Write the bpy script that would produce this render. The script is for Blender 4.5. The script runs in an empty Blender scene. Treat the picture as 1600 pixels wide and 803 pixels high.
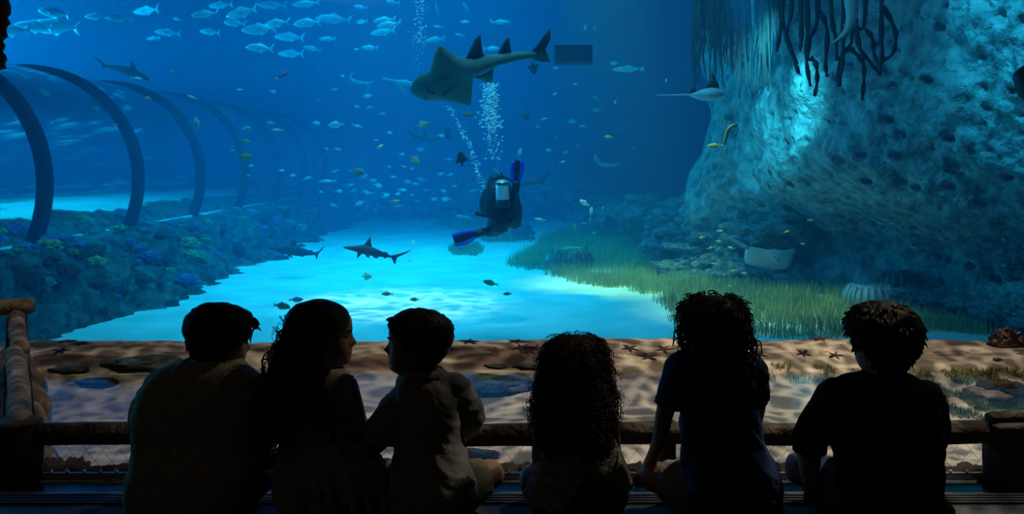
import bpy, math, random
import numpy as np
from mathutils import Vector as V, Matrix as M, noise as NZ, Euler

random.seed(7)
rnd = random.random
def ru(a, b): return a + (b - a) * random.random()
PI = math.pi
C = bpy.context.scene.collection
SC = bpy.context.scene

# ------------------------------------------------------------------ camera
F = 1400.0           # focal length in pixels of the 1600 px wide frame
CAMZ = 1.6           # eye height, the horizon sits on pixel row 250
HOR = 250.0
cam_d = bpy.data.cameras.new('camera')
cam = bpy.data.objects.new('camera', cam_d); C.objects.link(cam)
cam.location = (0, 0, CAMZ); cam.rotation_euler = (PI / 2, 0, 0)
cam_d.sensor_width = 36; cam_d.lens = 36 * F / 1600
cam_d.shift_y = -(401.5 - HOR) / 1600
cam_d.clip_start = 0.05; cam_d.clip_end = 200
SC.camera = cam

# ------------------------------------------------------------------ world, exposure
w = bpy.data.worlds.new('world'); SC.world = w; w.use_nodes = True
w.node_tree.nodes['Background'].inputs[0].default_value = (0.02, 0.06, 0.12, 1)
w.node_tree.nodes['Background'].inputs[1].default_value = 0.01
vs = SC.view_settings
vs.view_transform = 'Standard'; vs.look = 'None'; vs.gamma = 1; vs.use_curve_mapping = False
vs.exposure = 0.0
SC.cycles.volume_bounces = 1
SC.cycles.max_bounces = 8
SC.cycles.diffuse_bounces = 3
SC.cycles.transparent_max_bounces = 24
SC.cycles.use_denoising = True
SC.cycles.caustics_reflective = False
SC.cycles.caustics_refractive = False

# ------------------------------------------------------------------ lights
def aim(o, loc, tgt):
    o.location = loc
    o.rotation_euler = (V(tgt) - V(loc)).to_track_quat('-Z', 'Y').to_euler()
def area(name, loc, tgt, sx, sy, power, col, spread=180):
    l = bpy.data.lights.new(name, 'AREA'); l.shape = 'RECTANGLE'; l.size = sx; l.size_y = sy
    l.energy = power; l.color = col; l.spread = math.radians(spread)
    o = bpy.data.objects.new(name, l); C.objects.link(o); aim(o, loc, tgt); return o
def spot(name, loc, tgt, ang, power, col, blend=0.6, rad=0.15, gobo=None):
    l = bpy.data.lights.new(name, 'SPOT'); l.spot_size = math.radians(ang); l.spot_blend = blend
    l.energy = power; l.color = col; l.shadow_soft_size = rad
    o = bpy.data.objects.new(name, l); C.objects.link(o); aim(o, loc, tgt)
    if gobo:                       # caustic pattern put into the lamp strength, in place of rippled water
        sc, lo, hi, dist = gobo
        l.use_nodes = True; nt = l.node_tree; n = nt.nodes; k = nt.links.new
        em = n['Emission']
        tc = n.new('ShaderNodeTexCoord')
        no = n.new('ShaderNodeTexNoise'); no.inputs['Scale'].default_value = sc * 0.7; no.inputs['Detail'].default_value = 2
        ad = n.new('ShaderNodeVectorMath'); ad.operation = 'MULTIPLY_ADD'
        dd = dist / sc; ad.inputs[1].default_value = (dd, dd, dd)
        vo = n.new('ShaderNodeTexVoronoi'); vo.feature = 'DISTANCE_TO_EDGE'; vo.inputs['Scale'].default_value = sc
        mr = n.new('ShaderNodeMapRange'); mr.interpolation_type = 'SMOOTHSTEP'
        mr.inputs['From Min'].default_value = 0.0; mr.inputs['From Max'].default_value = 0.10
        mr.inputs['To Min'].default_value = hi; mr.inputs['To Max'].default_value = lo
        k(tc.outputs['Normal'], no.inputs['Vector']); k(no.outputs['Color'], ad.inputs[0]); k(tc.outputs['Normal'], ad.inputs[2])
        k(ad.outputs[0], vo.inputs['Vector']); k(vo.outputs['Distance'], mr.inputs['Value']); k(mr.outputs[0], em.inputs['Strength'])
    return o

area('tank_lamp_middle', (-2.5, 20, 8.8), (-2.5, 20, 0), 7, 12, 1150, (0.01, 0.66, 1.0), 90)
area('tank_lamp_far', (-1, 30, 8.4), (-1, 36, 0), 16, 4, 430, (0.0, 0.48, 1.0))
area('tank_lamp_tunnel', (-15.5, 21, 8.8), (-15, 22, 0), 7, 12, 1700, (0.0, 0.64, 1.0), 90)
area('tank_fill_front', (-1.0, 7.6, 8.2), (-0.5, 17, 0.5), 8, 1.2, 260, (0.15, 0.65, 1.0), 110)  # added fill, out of view, lightens the fish from the window side
spot('tank_spot_sand', (-2.2, 14.0, 8.0), (-1.9, 15.0, -0.8), 28, 2300, (1.0, 0.95, 0.70), 1.0, 0.1, (20, 0.2, 3.6, 1.6))
spot('tank_spot_grass', (1.3, 16.8, 8.2), (2.3, 17.4, -0.8), 32, 7000, (0.85, 0.85, 0.12), 1.0)
spot('tank_spot_grass_right', (0.8, 13.2, 7.8), (4.0, 14.3, -0.8), 30, 5000, (0.7, 0.75, 0.35), 1.0)
spot('tank_spot_cliff_left', (2.3, 10.2, 4.4), (4.75, 15.4, 2.35), 19, 6500, (0.08, 0.80, 1.0), 0.8)
spot('tank_spot_cliff_right', (4.0, 8.6, 6.4), (7.0, 11.0, 3.2), 46, 1800, (0.02, 0.62, 1.0), 0.8)
spot('tank_fill_diver', (-0.2, 9.4, 7.6), (-0.15, 12.7, 1.5), 15, 1100, (0.25, 0.75, 1.0), 0.9)  # added spot, set forward to brighten the air tank and bubbles
spot('pool_spot', (2.6, 4.2, 4.6), (1.3, 4.7, 0.25), 78, 330, (1.0, 0.84, 0.64), 0.9, 0.03, (30, 0.62, 4.2, 1.8))
spot('pool_spot_left', (-1.2, 4.0, 4.6), (-2.3, 5.2, 0.3), 60, 95, (1.0, 0.86, 0.72), 0.9, 0.03, (30, 0.6, 3.6, 1.8))
area('tank_fill_side', (-19, 19, 3.8), (-9, 19, 1.4), 10, 2.5, 2600, (0.0, 0.62, 1.0), 120)  # invented side light, brightens the haze and tunnel panels from behind
area('hall_lamp', (-2.8, -1.5, 4.9), (-0.9, 2.7, 0.9), 2.0, 2.0, 1.5, (1.0, 0.82, 0.62), 120)

# ------------------------------------------------------------------ helpers
def P(px, py, Y):
    return V(((px - 800) * Y / F, Y, CAMZ - (py - HOR) * Y / F))
def onplane(z):                       # where the sight line of a pixel meets a level of height z
    def f(px, py):
        Y = (CAMZ - z) * F / (py - HOR); return V(((px - 800) * Y / F, Y, z))
    return f
def slab_plane(p0, D):                # where the sight line of a pixel meets the plane through p0
    D = V(D).normalized(); c = V((0, 0, CAMZ)); k = D.dot(V(p0) - c)
    def f(px, py):
        r = V(((px - 800) / F, 1, -(py - HOR) / F)); return c + r * (k / D.dot(r))
    return f

class MB:
    def __init__(s): s.v = []; s.f = []
    def add(s, vs_, fs):
        b = len(s.v); s.v.extend([tuple(p) for p in vs_]); s.f.extend([tuple(i + b for i in f) for f in fs])
    def rings(s, R, cap=True, closed=True):
        n = len(R[0]); b = len(s.v)
        for r in R: s.v.extend([tuple(p) for p in r])
        m = n if closed else n - 1
        for i in range(len(R) - 1):
            for j in range(m):
                a = b + i * n + j; c = b + i * n + (j + 1) % n
                s.f.append((a, c, c + n, a + n))
        if cap:
            for i, flip in ((0, True), (len(R) - 1, False)):
                ce = sum((V(p) for p in R[i]), V((0, 0, 0))) / n
                s.v.append(tuple(ce)); k = len(s.v) - 1
                for j in range(n):
                    a = b + i * n + j; c = b + i * n + (j + 1) % n
                    s.f.append((c, a, k) if flip else (a, c, k))
    def tube(s, pts, rad, n=8, cap=True, flat=1.0):
        pts = [V(p) for p in pts]
        if not hasattr(rad, '__len__'): rad = [rad] * len(pts)
        R = []; nrm = None
        for i, p in enumerate(pts):
            t = (pts[min(i + 1, len(pts) - 1)] - pts[max(i - 1, 0)])
            t = t.normalized() if t.length > 1e-9 else V((0, 0, 1))
            if nrm is None: nrm = t.orthogonal().normalized()
            else:
                nrm = nrm - t * nrm.dot(t)
                nrm = nrm.normalized() if nrm.length > 1e-6 else t.orthogonal().normalized()
            bi = t.cross(nrm)
            R.append([p + (nrm * math.cos(2 * PI * j / n) + bi * math.sin(2 * PI * j / n) * flat) * rad[i] for j in range(n)])
        s.rings(R, cap)
    def ell(s, c, r, nu=14, nv=10, R=None):
        c = V(c); rr = []
        for i in range(1, nv):
            a = PI * i / nv; ring = []
            for j in range(nu):
                b = 2 * PI * j / nu
                p = V((r[0] * math.sin(a) * math.cos(b), r[1] * math.sin(a) * math.sin(b), -r[2] * math.cos(a)))
                ring.append(c + (R @ p if R else p))
            rr.append(ring)
        s.rings(rr)
    def box(s, c, d, R=None, taper=1.0):
        c = V(c); q = []
        for z in (-1, 1):
            k = taper if z > 0 else 1
            for x, y in ((-1, -1), (1, -1), (1, 1), (-1, 1)):
                p = V((x * d[0] / 2 * k, y * d[1] / 2 * k, z * d[2] / 2)); q.append(c + (R @ p if R else p))
        s.add(q, [(3, 2, 1, 0), (4, 5, 6, 7), (0, 1, 5, 4), (1, 2, 6, 5), (2, 3, 7, 6), (3, 0, 4, 7)])
    def loft(s, st, pl, D, n=16, ex=1.0):
        """stations (xa,ya,xb,yb,half thickness): pixel edges placed by pl, thickness along D"""
        D = V(D).normalized(); R = []
        for xa, ya, xb, yb, t in st:
            a = pl(xa, ya); b = pl(xb, yb); c = (a + b) / 2; h = (a - b) / 2; ring = []
            for j in range(n):
                q = 2 * PI * j / n; si = math.sin(q)
                ring.append(c + h * math.cos(q) + D * t * math.copysign(abs(si) ** ex, si))
            R.append(ring)
        s.rings(R)
    def plate(s, poly, D, t):
        """thin fin: outline of points swept by +-t along D, thinner towards the rim"""
        D = V(D).normalized(); poly = [V(p) for p in poly]; n = len(poly)
        c = sum(poly, V((0, 0, 0))) / n
        s.add([c + D * t] + [p + D * t * 0.35 for p in poly] + [c - D * t] + [p - D * t * 0.35 for p in poly],
              [(0, 1 + i, 1 + (i + 1) % n) for i in range(n)] + [(n + 1, n + 2 + (i + 1) % n, n + 2 + i) for i in range(n)] +
              [(1 + i, n + 2 + i, n + 2 + (i + 1) % n, 1 + (i + 1) % n) for i in range(n)])
    def mesh(s, name, mat, smooth=True):
        me = bpy.data.meshes.new(name); me.from_pydata(s.v, [], s.f); me.update()
        if mat: me.materials.append(mat)
        if smooth: me.polygons.foreach_set('use_smooth', [True] * len(me.polygons))
        return me
    def build(s, name, mat, parent=None, smooth=True):
        return put(name, s.mesh(name, mat, smooth), parent)

def put(name, me, parent=None, mtx=None):
    o = bpy.data.objects.new(name, me); C.objects.link(o)
    if mtx is not None: o.matrix_world = mtx
    if parent is not None:
        o.parent = parent
        o.matrix_parent_inverse = M.LocRotScale(parent.location, parent.rotation_euler, parent.scale).inverted()
    return o
def tag(o, label=None, cat=None, group=None, kind=None):
    if label: o['label'] = label
    if cat: o['category'] = cat
    if group: o['group'] = group
    if kind: o['kind'] = kind
    return o
def thing(name, loc, label, cat, group=None):
    o = bpy.data.objects.new(name, None); C.objects.link(o); o.location = loc; o.empty_display_size = 0.1
    return tag(o, label, cat, group)
def copy_tree(o, mtx):
    r = o.copy(); C.objects.link(r); r.matrix_world = mtx
    for ch in list(o.children):
        c = ch.copy(); C.objects.link(c); c.parent = r
    return r
def remesh(o, vox, smooth=4, fac=0.5, noise=None):
    """fuse the overlapping closed pieces of o into one continuous surface"""
    m = o.modifiers.new('r', 'REMESH'); m.mode = 'VOXEL'; m.voxel_size = vox; m.use_smooth_shade = True
    if smooth:
        q = o.modifiers.new('s', 'SMOOTH'); q.iterations = smooth; q.factor = fac
    dg = bpy.context.evaluated_depsgraph_get()
    me = bpy.data.meshes.new_from_object(o.evaluated_get(dg))
    mats = [x for x in o.data.materials]
    o.modifiers.clear(); old = o.data; o.data = me; bpy.data.meshes.remove(old)
    if not len(me.materials):
        for x in mats: me.materials.append(x)
    if noise:
        nv = len(me.vertices); co = np.empty(nv * 3, 'f'); me.vertices.foreach_get('co', co); co = co.reshape(-1, 3)
        no = np.empty(nv * 3, 'f'); me.vertices.foreach_get('normal', no); no = no.reshape(-1, 3)
        d = np.array([noise(V(c)) for c in co], 'f'); co += no * d[:, None]
        me.vertices.foreach_set('co', co.ravel())
    me.polygons.foreach_set('use_smooth', [True] * len(me.polygons)); me.update()
    return o
def fbm(p, s, o=4): return NZ.fractal(p * s, 1.0, 2.0, o)
def lerp_tab(tab, x):
    if x <= tab[0][0]: return tab[0][1:]
    for a, b in zip(tab, tab[1:]):
        if x <= b[0]:
            k = (x - a[0]) / (b[0] - a[0]); k = k
            return tuple(p + (q - p) * k for p, q in zip(a[1:], b[1:]))
    return tab[-1][1:]
def sm_tab(tab, x):
    """smooth (Catmull-Rom) table lookup"""
    if x <= tab[0][0]: return tab[0][1:]
    if x >= tab[-1][0]: return tab[-1][1:]
    for i in range(len(tab) - 1):
        if x <= tab[i + 1][0]:
            a, b = tab[i], tab[i + 1]; p0 = tab[max(i - 1, 0)]; p3 = tab[min(i + 2, len(tab) - 1)]
            h = b[0] - a[0]; k = (x - a[0]) / h; out = []
            for c in range(1, len(a)):
                m0 = (b[c] - p0[c]) / max(b[0] - p0[0], 1e-9) * h; m1 = (p3[c] - a[c]) / max(p3[0] - a[0], 1e-9) * h
                out.append((2*k**3-3*k**2+1)*a[c] + (k**3-2*k**2+k)*m0 + (-2*k**3+3*k**2)*b[c] + (k**3-k**2)*m1)
            return tuple(out)
def spline(pts, n):
    """smooth path through points"""
    tab = [(i,) + tuple(p) for i, p in enumerate(pts)]
    return [V(sm_tab(tab, (len(pts) - 1) * i / (n - 1))) for i in range(n)]

# ------------------------------------------------------------------ materials
def mat(name, c1, c2=None, scale=5.0, rough=0.7, bump=0.0, bscale=None, metal=0.0, detail=4, stretch=(1, 1, 1), lo=0.35, hi=0.65, spec=0.5, sheen=0.0, coord='Object', bd=0.02):
    m = bpy.data.materials.new(name); m.use_nodes = True; nt = m.node_tree; n = nt.nodes; k = nt.links.new
    b = n['Principled BSDF']; b.inputs['Roughness'].default_value = rough; b.inputs['Metallic'].default_value = metal
    b.inputs['Specular IOR Level'].default_value = spec
    if sheen: b.inputs['Sheen Weight'].default_value = sheen
    b.inputs['Base Color'].default_value = (*c1, 1)
    if c2 or bump:
        tc = n.new('ShaderNodeTexCoord'); mp = n.new('ShaderNodeMapping'); mp.inputs['Scale'].default_value = stretch
        k(tc.outputs[coord], mp.inputs['Vector'])
    if c2:
        t = n.new('ShaderNodeTexNoise'); t.inputs['Scale'].default_value = scale; t.inputs['Detail'].default_value = detail
        r = n.new('ShaderNodeValToRGB'); r.color_ramp.elements[0].position = lo; r.color_ramp.elements[1].position = hi
        r.color_ramp.elements[0].color = (*c1, 1); r.color_ramp.elements[1].color = (*c2, 1)
        k(mp.outputs[0], t.inputs['Vector']); k(t.outputs['Fac'], r.inputs[0]); k(r.outputs[0], b.inputs['Base Color'])
    if bump:
        t2 = n.new('ShaderNodeTexNoise'); t2.inputs['Scale'].default_value = bscale or scale * 3; t2.inputs['Detail'].default_value = 5
        bp = n.new('ShaderNodeBump'); bp.inputs['Strength'].default_value = bump; bp.inputs['Distance'].default_value = bd
        k(mp.outputs[0], t2.inputs['Vector']); k(t2.outputs['Fac'], bp.inputs['Height']); k(bp.outputs[0], b.inputs['Normal'])
    return m
def clear_mat(name, tint, rough=0.02, milky=0.0, ripples=0.0, ior=1.33, rs=9.0):
    """thin clear sheet: see-through with the mirror reflection its surface has"""
    m = bpy.data.materials.new(name); m.use_nodes = True; nt = m.node_tree; n = nt.nodes; k = nt.links.new
    n.remove(n['Principled BSDF']); out = n['Material Output']
    tr = n.new('ShaderNodeBsdfTransparent'); tr.inputs[0].default_value = (*tint, 1)
    gl = n.new('ShaderNodeBsdfGlossy'); gl.inputs['Roughness'].default_value = rough
    fr = n.new('ShaderNodeFresnel'); fr.inputs['IOR'].default_value = ior
    mx = n.new('ShaderNodeMixShader'); k(fr.outputs[0], mx.inputs[0]); k(gl.outputs[0], mx.inputs[2])
    if milky:
        df = n.new('ShaderNodeBsdfTranslucent'); df.inputs[0].default_value = (0.8, 0.85, 0.9, 1)
        d2 = n.new('ShaderNodeBsdfDiffuse'); d2.inputs[0].default_value = (0.8, 0.85, 0.9, 1)
        a = n.new('ShaderNodeMixShader'); a.inputs[0].default_value = 0.5; k(df.outputs[0], a.inputs[1]); k(d2.outputs[0], a.inputs[2])
        b = n.new('ShaderNodeMixShader'); b.inputs[0].default_value = milky; k(tr.outputs[0], b.inputs[1]); k(a.outputs[0], b.inputs[2])
        k(b.outputs[0], mx.inputs[1])
    else: k(tr.outputs[0], mx.inputs[1])
    if ripples:
        tc = n.new('ShaderNodeTexCoord'); t = n.new('ShaderNodeTexNoise'); t.inputs['Scale'].default_value = rs; t.inputs['Detail'].default_value = 2
        t.inputs['Distortion'].default_value = 0.6
        bp = n.new('ShaderNodeBump'); bp.inputs['Strength'].default_value = ripples; bp.inputs['Distance'].default_value = 0.03
        k(tc.outputs['Object'], t.inputs['Vector']); k(t.outputs['Fac'], bp.inputs['Height'])
        k(bp.outputs[0], gl.inputs['Normal']); k(bp.outputs[0], fr.inputs['Normal'])
    k(mx.outputs[0], out.inputs['Surface'])
    return m

m_dark = mat('dark_paint', (0.012, 0.013, 0.016), rough=0.8)
m_sand = mat('tank_sand', (0.58, 0.62, 0.60), (0.78, 0.80, 0.76), 1.2, 0.9, 0.5, 10)
m_poolsand = None
m_rock = mat('reef_rock', (0.035, 0.05, 0.055), (0.13, 0.16, 0.15), 5, 0.95, 1.0, 11, bd=0.12, spec=0.1)
m_rock2 = mat('reef_rock_pale', (0.07, 0.10, 0.11), (0.26, 0.30, 0.30), 5, 0.95, 1.0, 10, bd=0.12, spec=0.1)
m_cliff = mat('cliff_rock', (0.13, 0.16, 0.17), (0.44, 0.48, 0.48), 4.5, 0.95, 1.0, 12, lo=0.3, hi=0.7, bd=0.10, spec=0.1)
m_bluewall = mat('tank_wall_paint', (0.02, 0.12, 0.30), (0.03, 0.16, 0.36), 0.3, 0.9)
m_rib = mat('rib_metal', (0.008, 0.010, 0.014), rough=0.7, spec=0.1)
m_log = mat('log_wood', (0.10, 0.075, 0.055), (0.26, 0.20, 0.15), 9, 0.85, 0.8, 30, stretch=(1, 1, 1))
m_bark = mat('dark_bark', (0.03, 0.025, 0.02), (0.09, 0.07, 0.055), 12, 0.9, 0.9, 40)
m_steel = mat('steel', (0.45, 0.45, 0.46), rough=0.4, metal=0.9)
m_grass = mat('sea_grass', (0.26, 0.26, 0.08), (0.50, 0.44, 0.14), 0.9, 0.8)
m_root = mat('mangrove_root', (0.02, 0.018, 0.015), (0.04, 0.035, 0.03), 6, 0.9, 0.6, 25)
m_skin = mat('skin', (0.30, 0.17, 0.11), rough=0.6)
m_hair = mat('black_hair', (0.006, 0.005, 0.004), rough=0.6, spec=0.12)
m_hairbrown = mat('brown_hair', (0.035, 0.020, 0.012), rough=0.6, spec=0.15)
m_eye = mat('eye', (0.02, 0.02, 0.02), rough=0.15)
m_glass = clear_mat('acrylic_window', (0.985, 0.99, 0.995), 0.0, 0, 0, 1.25)
m_tunnel = clear_mat('tunnel_acrylic', (0.93, 0.96, 1.0), 0.08, 0.24, 0, 1.2)
m_water = clear_mat('pool_water', (0.93, 0.97, 1.0), 0.03, 0, 0.22, 1.30, 7)
# ================================================================== the setting
def struct(o): o['kind'] = 'structure'; return o
def boxobj(name, c, d, m, parent=None):
    b = MB(); b.box(c, d); return b.build(name, m, parent, False)

SEAT, LEDGE, TF, WY = 0.5, 0.41, -0.8, 6.1      # bench step, lower ledge, tank floor, window plane
m_floor = mat('hall_floor', (0.035, 0.04, 0.05), (0.06, 0.065, 0.075), 30, 0.42, 0.25, 220)
m_ledge = mat('ledge_floor', (0.05, 0.06, 0.07), (0.08, 0.09, 0.10), 12, 0.22, 0.1, 60)
struct(boxobj('floor', (0, -0.1, SEAT - 0.15), (14, 5.9, 0.3), m_floor))
struct(boxobj('floor_lower', (0, 3.13, LEDGE - 0.15), (14, 0.50, 0.3), m_ledge))
struct(boxobj('wall_back', (0, -3.1, 2.5), (14, 0.2, 5.4), m_dark))
struct(boxobj('wall_left', (-7.1, 1.5, 2.5), (0.2, 9.2, 5.4), m_dark))
struct(boxobj('wall_right', (7.1, 1.5, 2.5), (0.2, 9.2, 5.4), m_dark))
struct(boxobj('ceiling', (0, 1.5, 5.3), (14.4, 9.4, 0.2), m_dark))
# step nosing: dark strip with ridges along the edge of the step
ns = tag(thing('trim_1', (0, 2.90, SEAT), None, None), kind='structure')
b = MB(); b.box((0, 2.90, SEAT - 0.045), (14, 0.10, 0.09)); b.build('nosing_strip', mat('nosing', (0.03, 0.028, 0.028), rough=0.4), ns, False)
m_ridge = mat('nosing_ridge', (0.06, 0.055, 0.055), rough=0.35)
for i in range(4):
    b = MB(); b.box((0, 2.868 + i * 0.022, SEAT + 0.003), (14, 0.010, 0.008)); b.build('ridge', m_ridge, ns, False)

# acrylic window between hall and tank
struct(boxobj('window_1', (0, WY + 0.06, 2.75), (14, 0.12, 4.9), m_glass))

# touch pool: sand floor that rises as a bank up to the window
def pool_z(x, y):
    k = (y - 5.05) / (WY - 5.05)
    z = 0.17 + 0.03 * fbm(V((x, y, 0)), 1.2)
    if k > 0: z += 0.20 * (3 * k * k - 2 * k ** 3) if k < 1 else 0.20
    return z + 0.006 * NZ.noise(V((x * 7, y * 9, 3)))
b = MB(); NXp, NYp = 150, 70
for j in range(NYp + 1):
    y = 3.36 + (WY - 3.36) * j / NYp
    for i in range(NXp + 1):
        x = -7 + 14 * i / NXp; b.v.append((x, y, pool_z(x, y)))
for j in range(NYp):
    for i in range(NXp):
        a = j * (NXp + 1) + i; b.f.append((a, a + 1, a + NXp + 2, a + NXp + 1))
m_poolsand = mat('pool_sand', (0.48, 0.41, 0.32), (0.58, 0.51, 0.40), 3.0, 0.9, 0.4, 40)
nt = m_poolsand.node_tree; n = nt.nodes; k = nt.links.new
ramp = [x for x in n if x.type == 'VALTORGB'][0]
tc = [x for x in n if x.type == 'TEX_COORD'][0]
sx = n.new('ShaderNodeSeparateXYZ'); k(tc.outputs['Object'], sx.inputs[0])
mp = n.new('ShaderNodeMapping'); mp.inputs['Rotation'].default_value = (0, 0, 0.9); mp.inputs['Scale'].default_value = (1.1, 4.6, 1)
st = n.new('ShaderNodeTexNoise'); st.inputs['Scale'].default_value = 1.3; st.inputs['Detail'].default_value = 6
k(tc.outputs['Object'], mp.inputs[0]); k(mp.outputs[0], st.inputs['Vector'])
band = n.new('ShaderNodeValToRGB'); e = band.color_ramp.elements     # darker streaks in a belt along the foot of the bank
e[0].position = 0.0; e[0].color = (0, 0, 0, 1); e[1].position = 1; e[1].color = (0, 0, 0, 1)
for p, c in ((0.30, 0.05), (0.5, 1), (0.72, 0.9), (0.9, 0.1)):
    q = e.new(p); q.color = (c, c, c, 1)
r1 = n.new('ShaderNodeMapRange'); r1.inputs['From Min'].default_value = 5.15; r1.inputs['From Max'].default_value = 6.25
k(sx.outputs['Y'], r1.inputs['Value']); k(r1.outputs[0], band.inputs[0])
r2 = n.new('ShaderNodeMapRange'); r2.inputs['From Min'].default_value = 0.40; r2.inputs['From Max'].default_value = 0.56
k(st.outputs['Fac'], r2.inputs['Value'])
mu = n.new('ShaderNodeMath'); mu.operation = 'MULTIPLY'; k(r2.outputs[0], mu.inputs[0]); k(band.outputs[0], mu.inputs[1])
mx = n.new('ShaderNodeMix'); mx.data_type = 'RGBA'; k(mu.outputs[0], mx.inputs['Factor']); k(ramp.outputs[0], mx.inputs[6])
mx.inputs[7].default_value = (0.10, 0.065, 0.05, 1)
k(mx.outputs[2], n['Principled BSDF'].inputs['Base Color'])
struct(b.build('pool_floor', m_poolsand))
b = MB(); b.add([(-7, 3.42, 0.272), (7, 3.42, 0.272), (7, 5.72, 0.272), (-7, 5.72, 0.272)], [(0, 1, 2, 3)])
struct(b.build('pool_water', m_water))

# tank: sand floor, raised sand terrace beyond the tunnel, painted walls
def tank_z(x, y):
    z = TF + 0.05 * fbm(V((x, y, 0)), 0.35) + 0.012 * NZ.noise(V((x * 1.2, y * 2.6, 1)))
    if x < -7.0: z += min(1.0, (-7.0 - x) / 1.2) * 1.05
    return z
b = MB(); xs = np.linspace(-26, 16, 180); ys = np.linspace(WY + 0.13, 43, 150)
for y in ys:
    for x in xs: b.v.append((x, y, tank_z(x, y)))
for j in range(149):
    for i in range(179):
        a = j * 180 + i; b.f.append((a, a + 1, a + 181, a + 180))
struct(b.build('floor_tank', m_sand))
struct(boxobj('wall_tank_back', (-5, 43.1, 4.0), (43, 0.3, 11), m_bluewall))
struct(boxobj('wall_tank_left', (-26.1, 24.6, 4.0), (0.3, 37, 11), m_bluewall))
struct(boxobj('wall_tank_sill', (0, WY + 0.06, -0.3), (14, 0.12, 1.2), m_dark))

# the water of the tank: a real body of blue water that hazes what is far away
mw = bpy.data.materials.new('tank_water'); mw.use_nodes = True; nt = mw.node_tree; nt.nodes.remove(nt.nodes['Principled BSDF'])
va = nt.nodes.new('ShaderNodeVolumeAbsorption'); va.inputs['Color'].default_value = (0.05, 0.76, 0.90, 1); va.inputs['Density'].default_value = 0.085
vsn = nt.nodes.new('ShaderNodeVolumeScatter'); vsn.inputs['Color'].default_value = (0.10, 0.50, 1.0, 1); vsn.inputs['Density'].default_value = 0.022
vsn.inputs['Anisotropy'].default_value = 0.2
ad = nt.nodes.new('ShaderNodeAddShader'); nt.links.new(va.outputs[0], ad.inputs[0]); nt.links.new(vsn.outputs[0], ad.inputs[1])
nt.links.new(ad.outputs[0], nt.nodes['Material Output'].inputs['Volume'])
struct(boxobj('tank_water', (-5, (WY + 0.13 + 42.9) / 2, 3.8), (42, 42.9 - WY - 0.13, 9.6), mw))

# ---------------------------------------------------------------- rock cliff on the right
base = [(9.5, 11.6), (7.4, 12.8), (6.1, 15.4), (5.3, 17.2), (4.6, 18.6), (3.7, 19.6), (4.4, 21.5), (6.5, 24.5), (9.0, 27.0)]
top = [(8.2, 8.2), (6.9, 10.2), (5.9, 12.4), (5.2, 14.2), (4.75, 16.0), (4.3, 18.2), (4.5, 20.6), (6.3, 23.8), (9.0, 27.0)]
NU, NVv = 560, 250
bt = [(i / 8,) + p for i, p in enumerate(base)]; tt = [(i / 8,) + p for i, p in enumerate(top)]
b = MB()
for j in range(NVv):
    zf = j / (NVv - 1); z = TF - 0.1 + zf * 8.6
    lean = min(1.0, max(0.0, (z - (-0.3)) / 2.2)); lean = lean * lean * (3 - 2 * lean)
    for i in range(NU):
        u = i / (NU - 1)
        p = V(sm_tab(bt, u)).lerp(V(sm_tab(tt, u)), lean)
        q = V((p[0], p[1], z))
        d = 0.55 * NZ.noise(V((q[0] * 0.5 + 3, q[1] * 0.5, q[2] * 0.45)))
        d += 0.20 * NZ.noise(q * 1.5) + 0.09 * NZ.noise(q * 4.2) + 0.035 * NZ.noise(q * 11)
        vd = NZ.voronoi(V((q[0] * 2.7, q[1] * 2.7, q[2] * 3.3)))[0][0]
        big = NZ.noise(q * 0.9 + V((5, 5, 5)))
        if vd < 0.30 and big > -0.3: d -= 0.22 * (1 - vd / 0.30) ** 0.7
        vd = NZ.voronoi(V((q[0] * 6.1, q[1] * 6.1, q[2] * 7.0)))[0][0]
        if vd < 0.24: d -= 0.09 * (1 - vd / 0.24)
        # cave under the overhang
        cx = ((q[0] - 6.6) / 1.5) ** 2 + ((z + 0.2) / 1.0) ** 2
        d -= 0.9 * math.exp(-cx)
        b.v.append((q[0] - d * 0.82, q[1] - d * 0.57, z))
for j in range(NVv - 1):
    for i in range(NU - 1):
        a = j * NU + i; b.f.append((a, a + NU, a + NU + 1, a + 1))
struct(b.build('wall_rock_cliff', m_cliff))

# rock shapes
def rock_mesh(name, seed, m, sub=3, sq=(1, 1, 0.7), amp=0.35, fr=1.3):
    import bmesh
    bm = bmesh.new(); bmesh.ops.create_icosphere(bm, subdivisions=sub + 1, radius=1)
    o = V((seed * 7.1, seed * 3.3, seed))
    for v in bm.verts:
        p = v.co.copy(); d = 1 + amp * NZ.noise(p * fr + o) + amp * 0.45 * NZ.noise(p * fr * 2.6 + o) + amp * 0.28 * NZ.noise(p * fr * 6 + o) + amp * 0.16 * NZ.noise(p * fr * 13 + o)
        v.co = V((p.x * sq[0], p.y * sq[1], p.z * sq[2])) * d
    me = bpy.data.meshes.new(name); bm.to_mesh(me); bm.free(); me.materials.append(m)
    me.polygons.foreach_set('use_smooth', [True] * len(me.polygons)); return me
ROCKS = [rock_mesh('rock', s, m_rock, 3) for s in range(5)]
ROCKSP = [rock_mesh('rock_pale', s + 9, m_rock2, 3, (1, 1, 0.6), 0.5, 1.7) for s in range(5)]
def T(loc, s, rz=0, rx=0, ry=0):
    if not hasattr(s, '__len__'): s = (s, s, s)
    return M.LocRotScale(V(loc), Euler((rx, ry, rz)), V(s))

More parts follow.
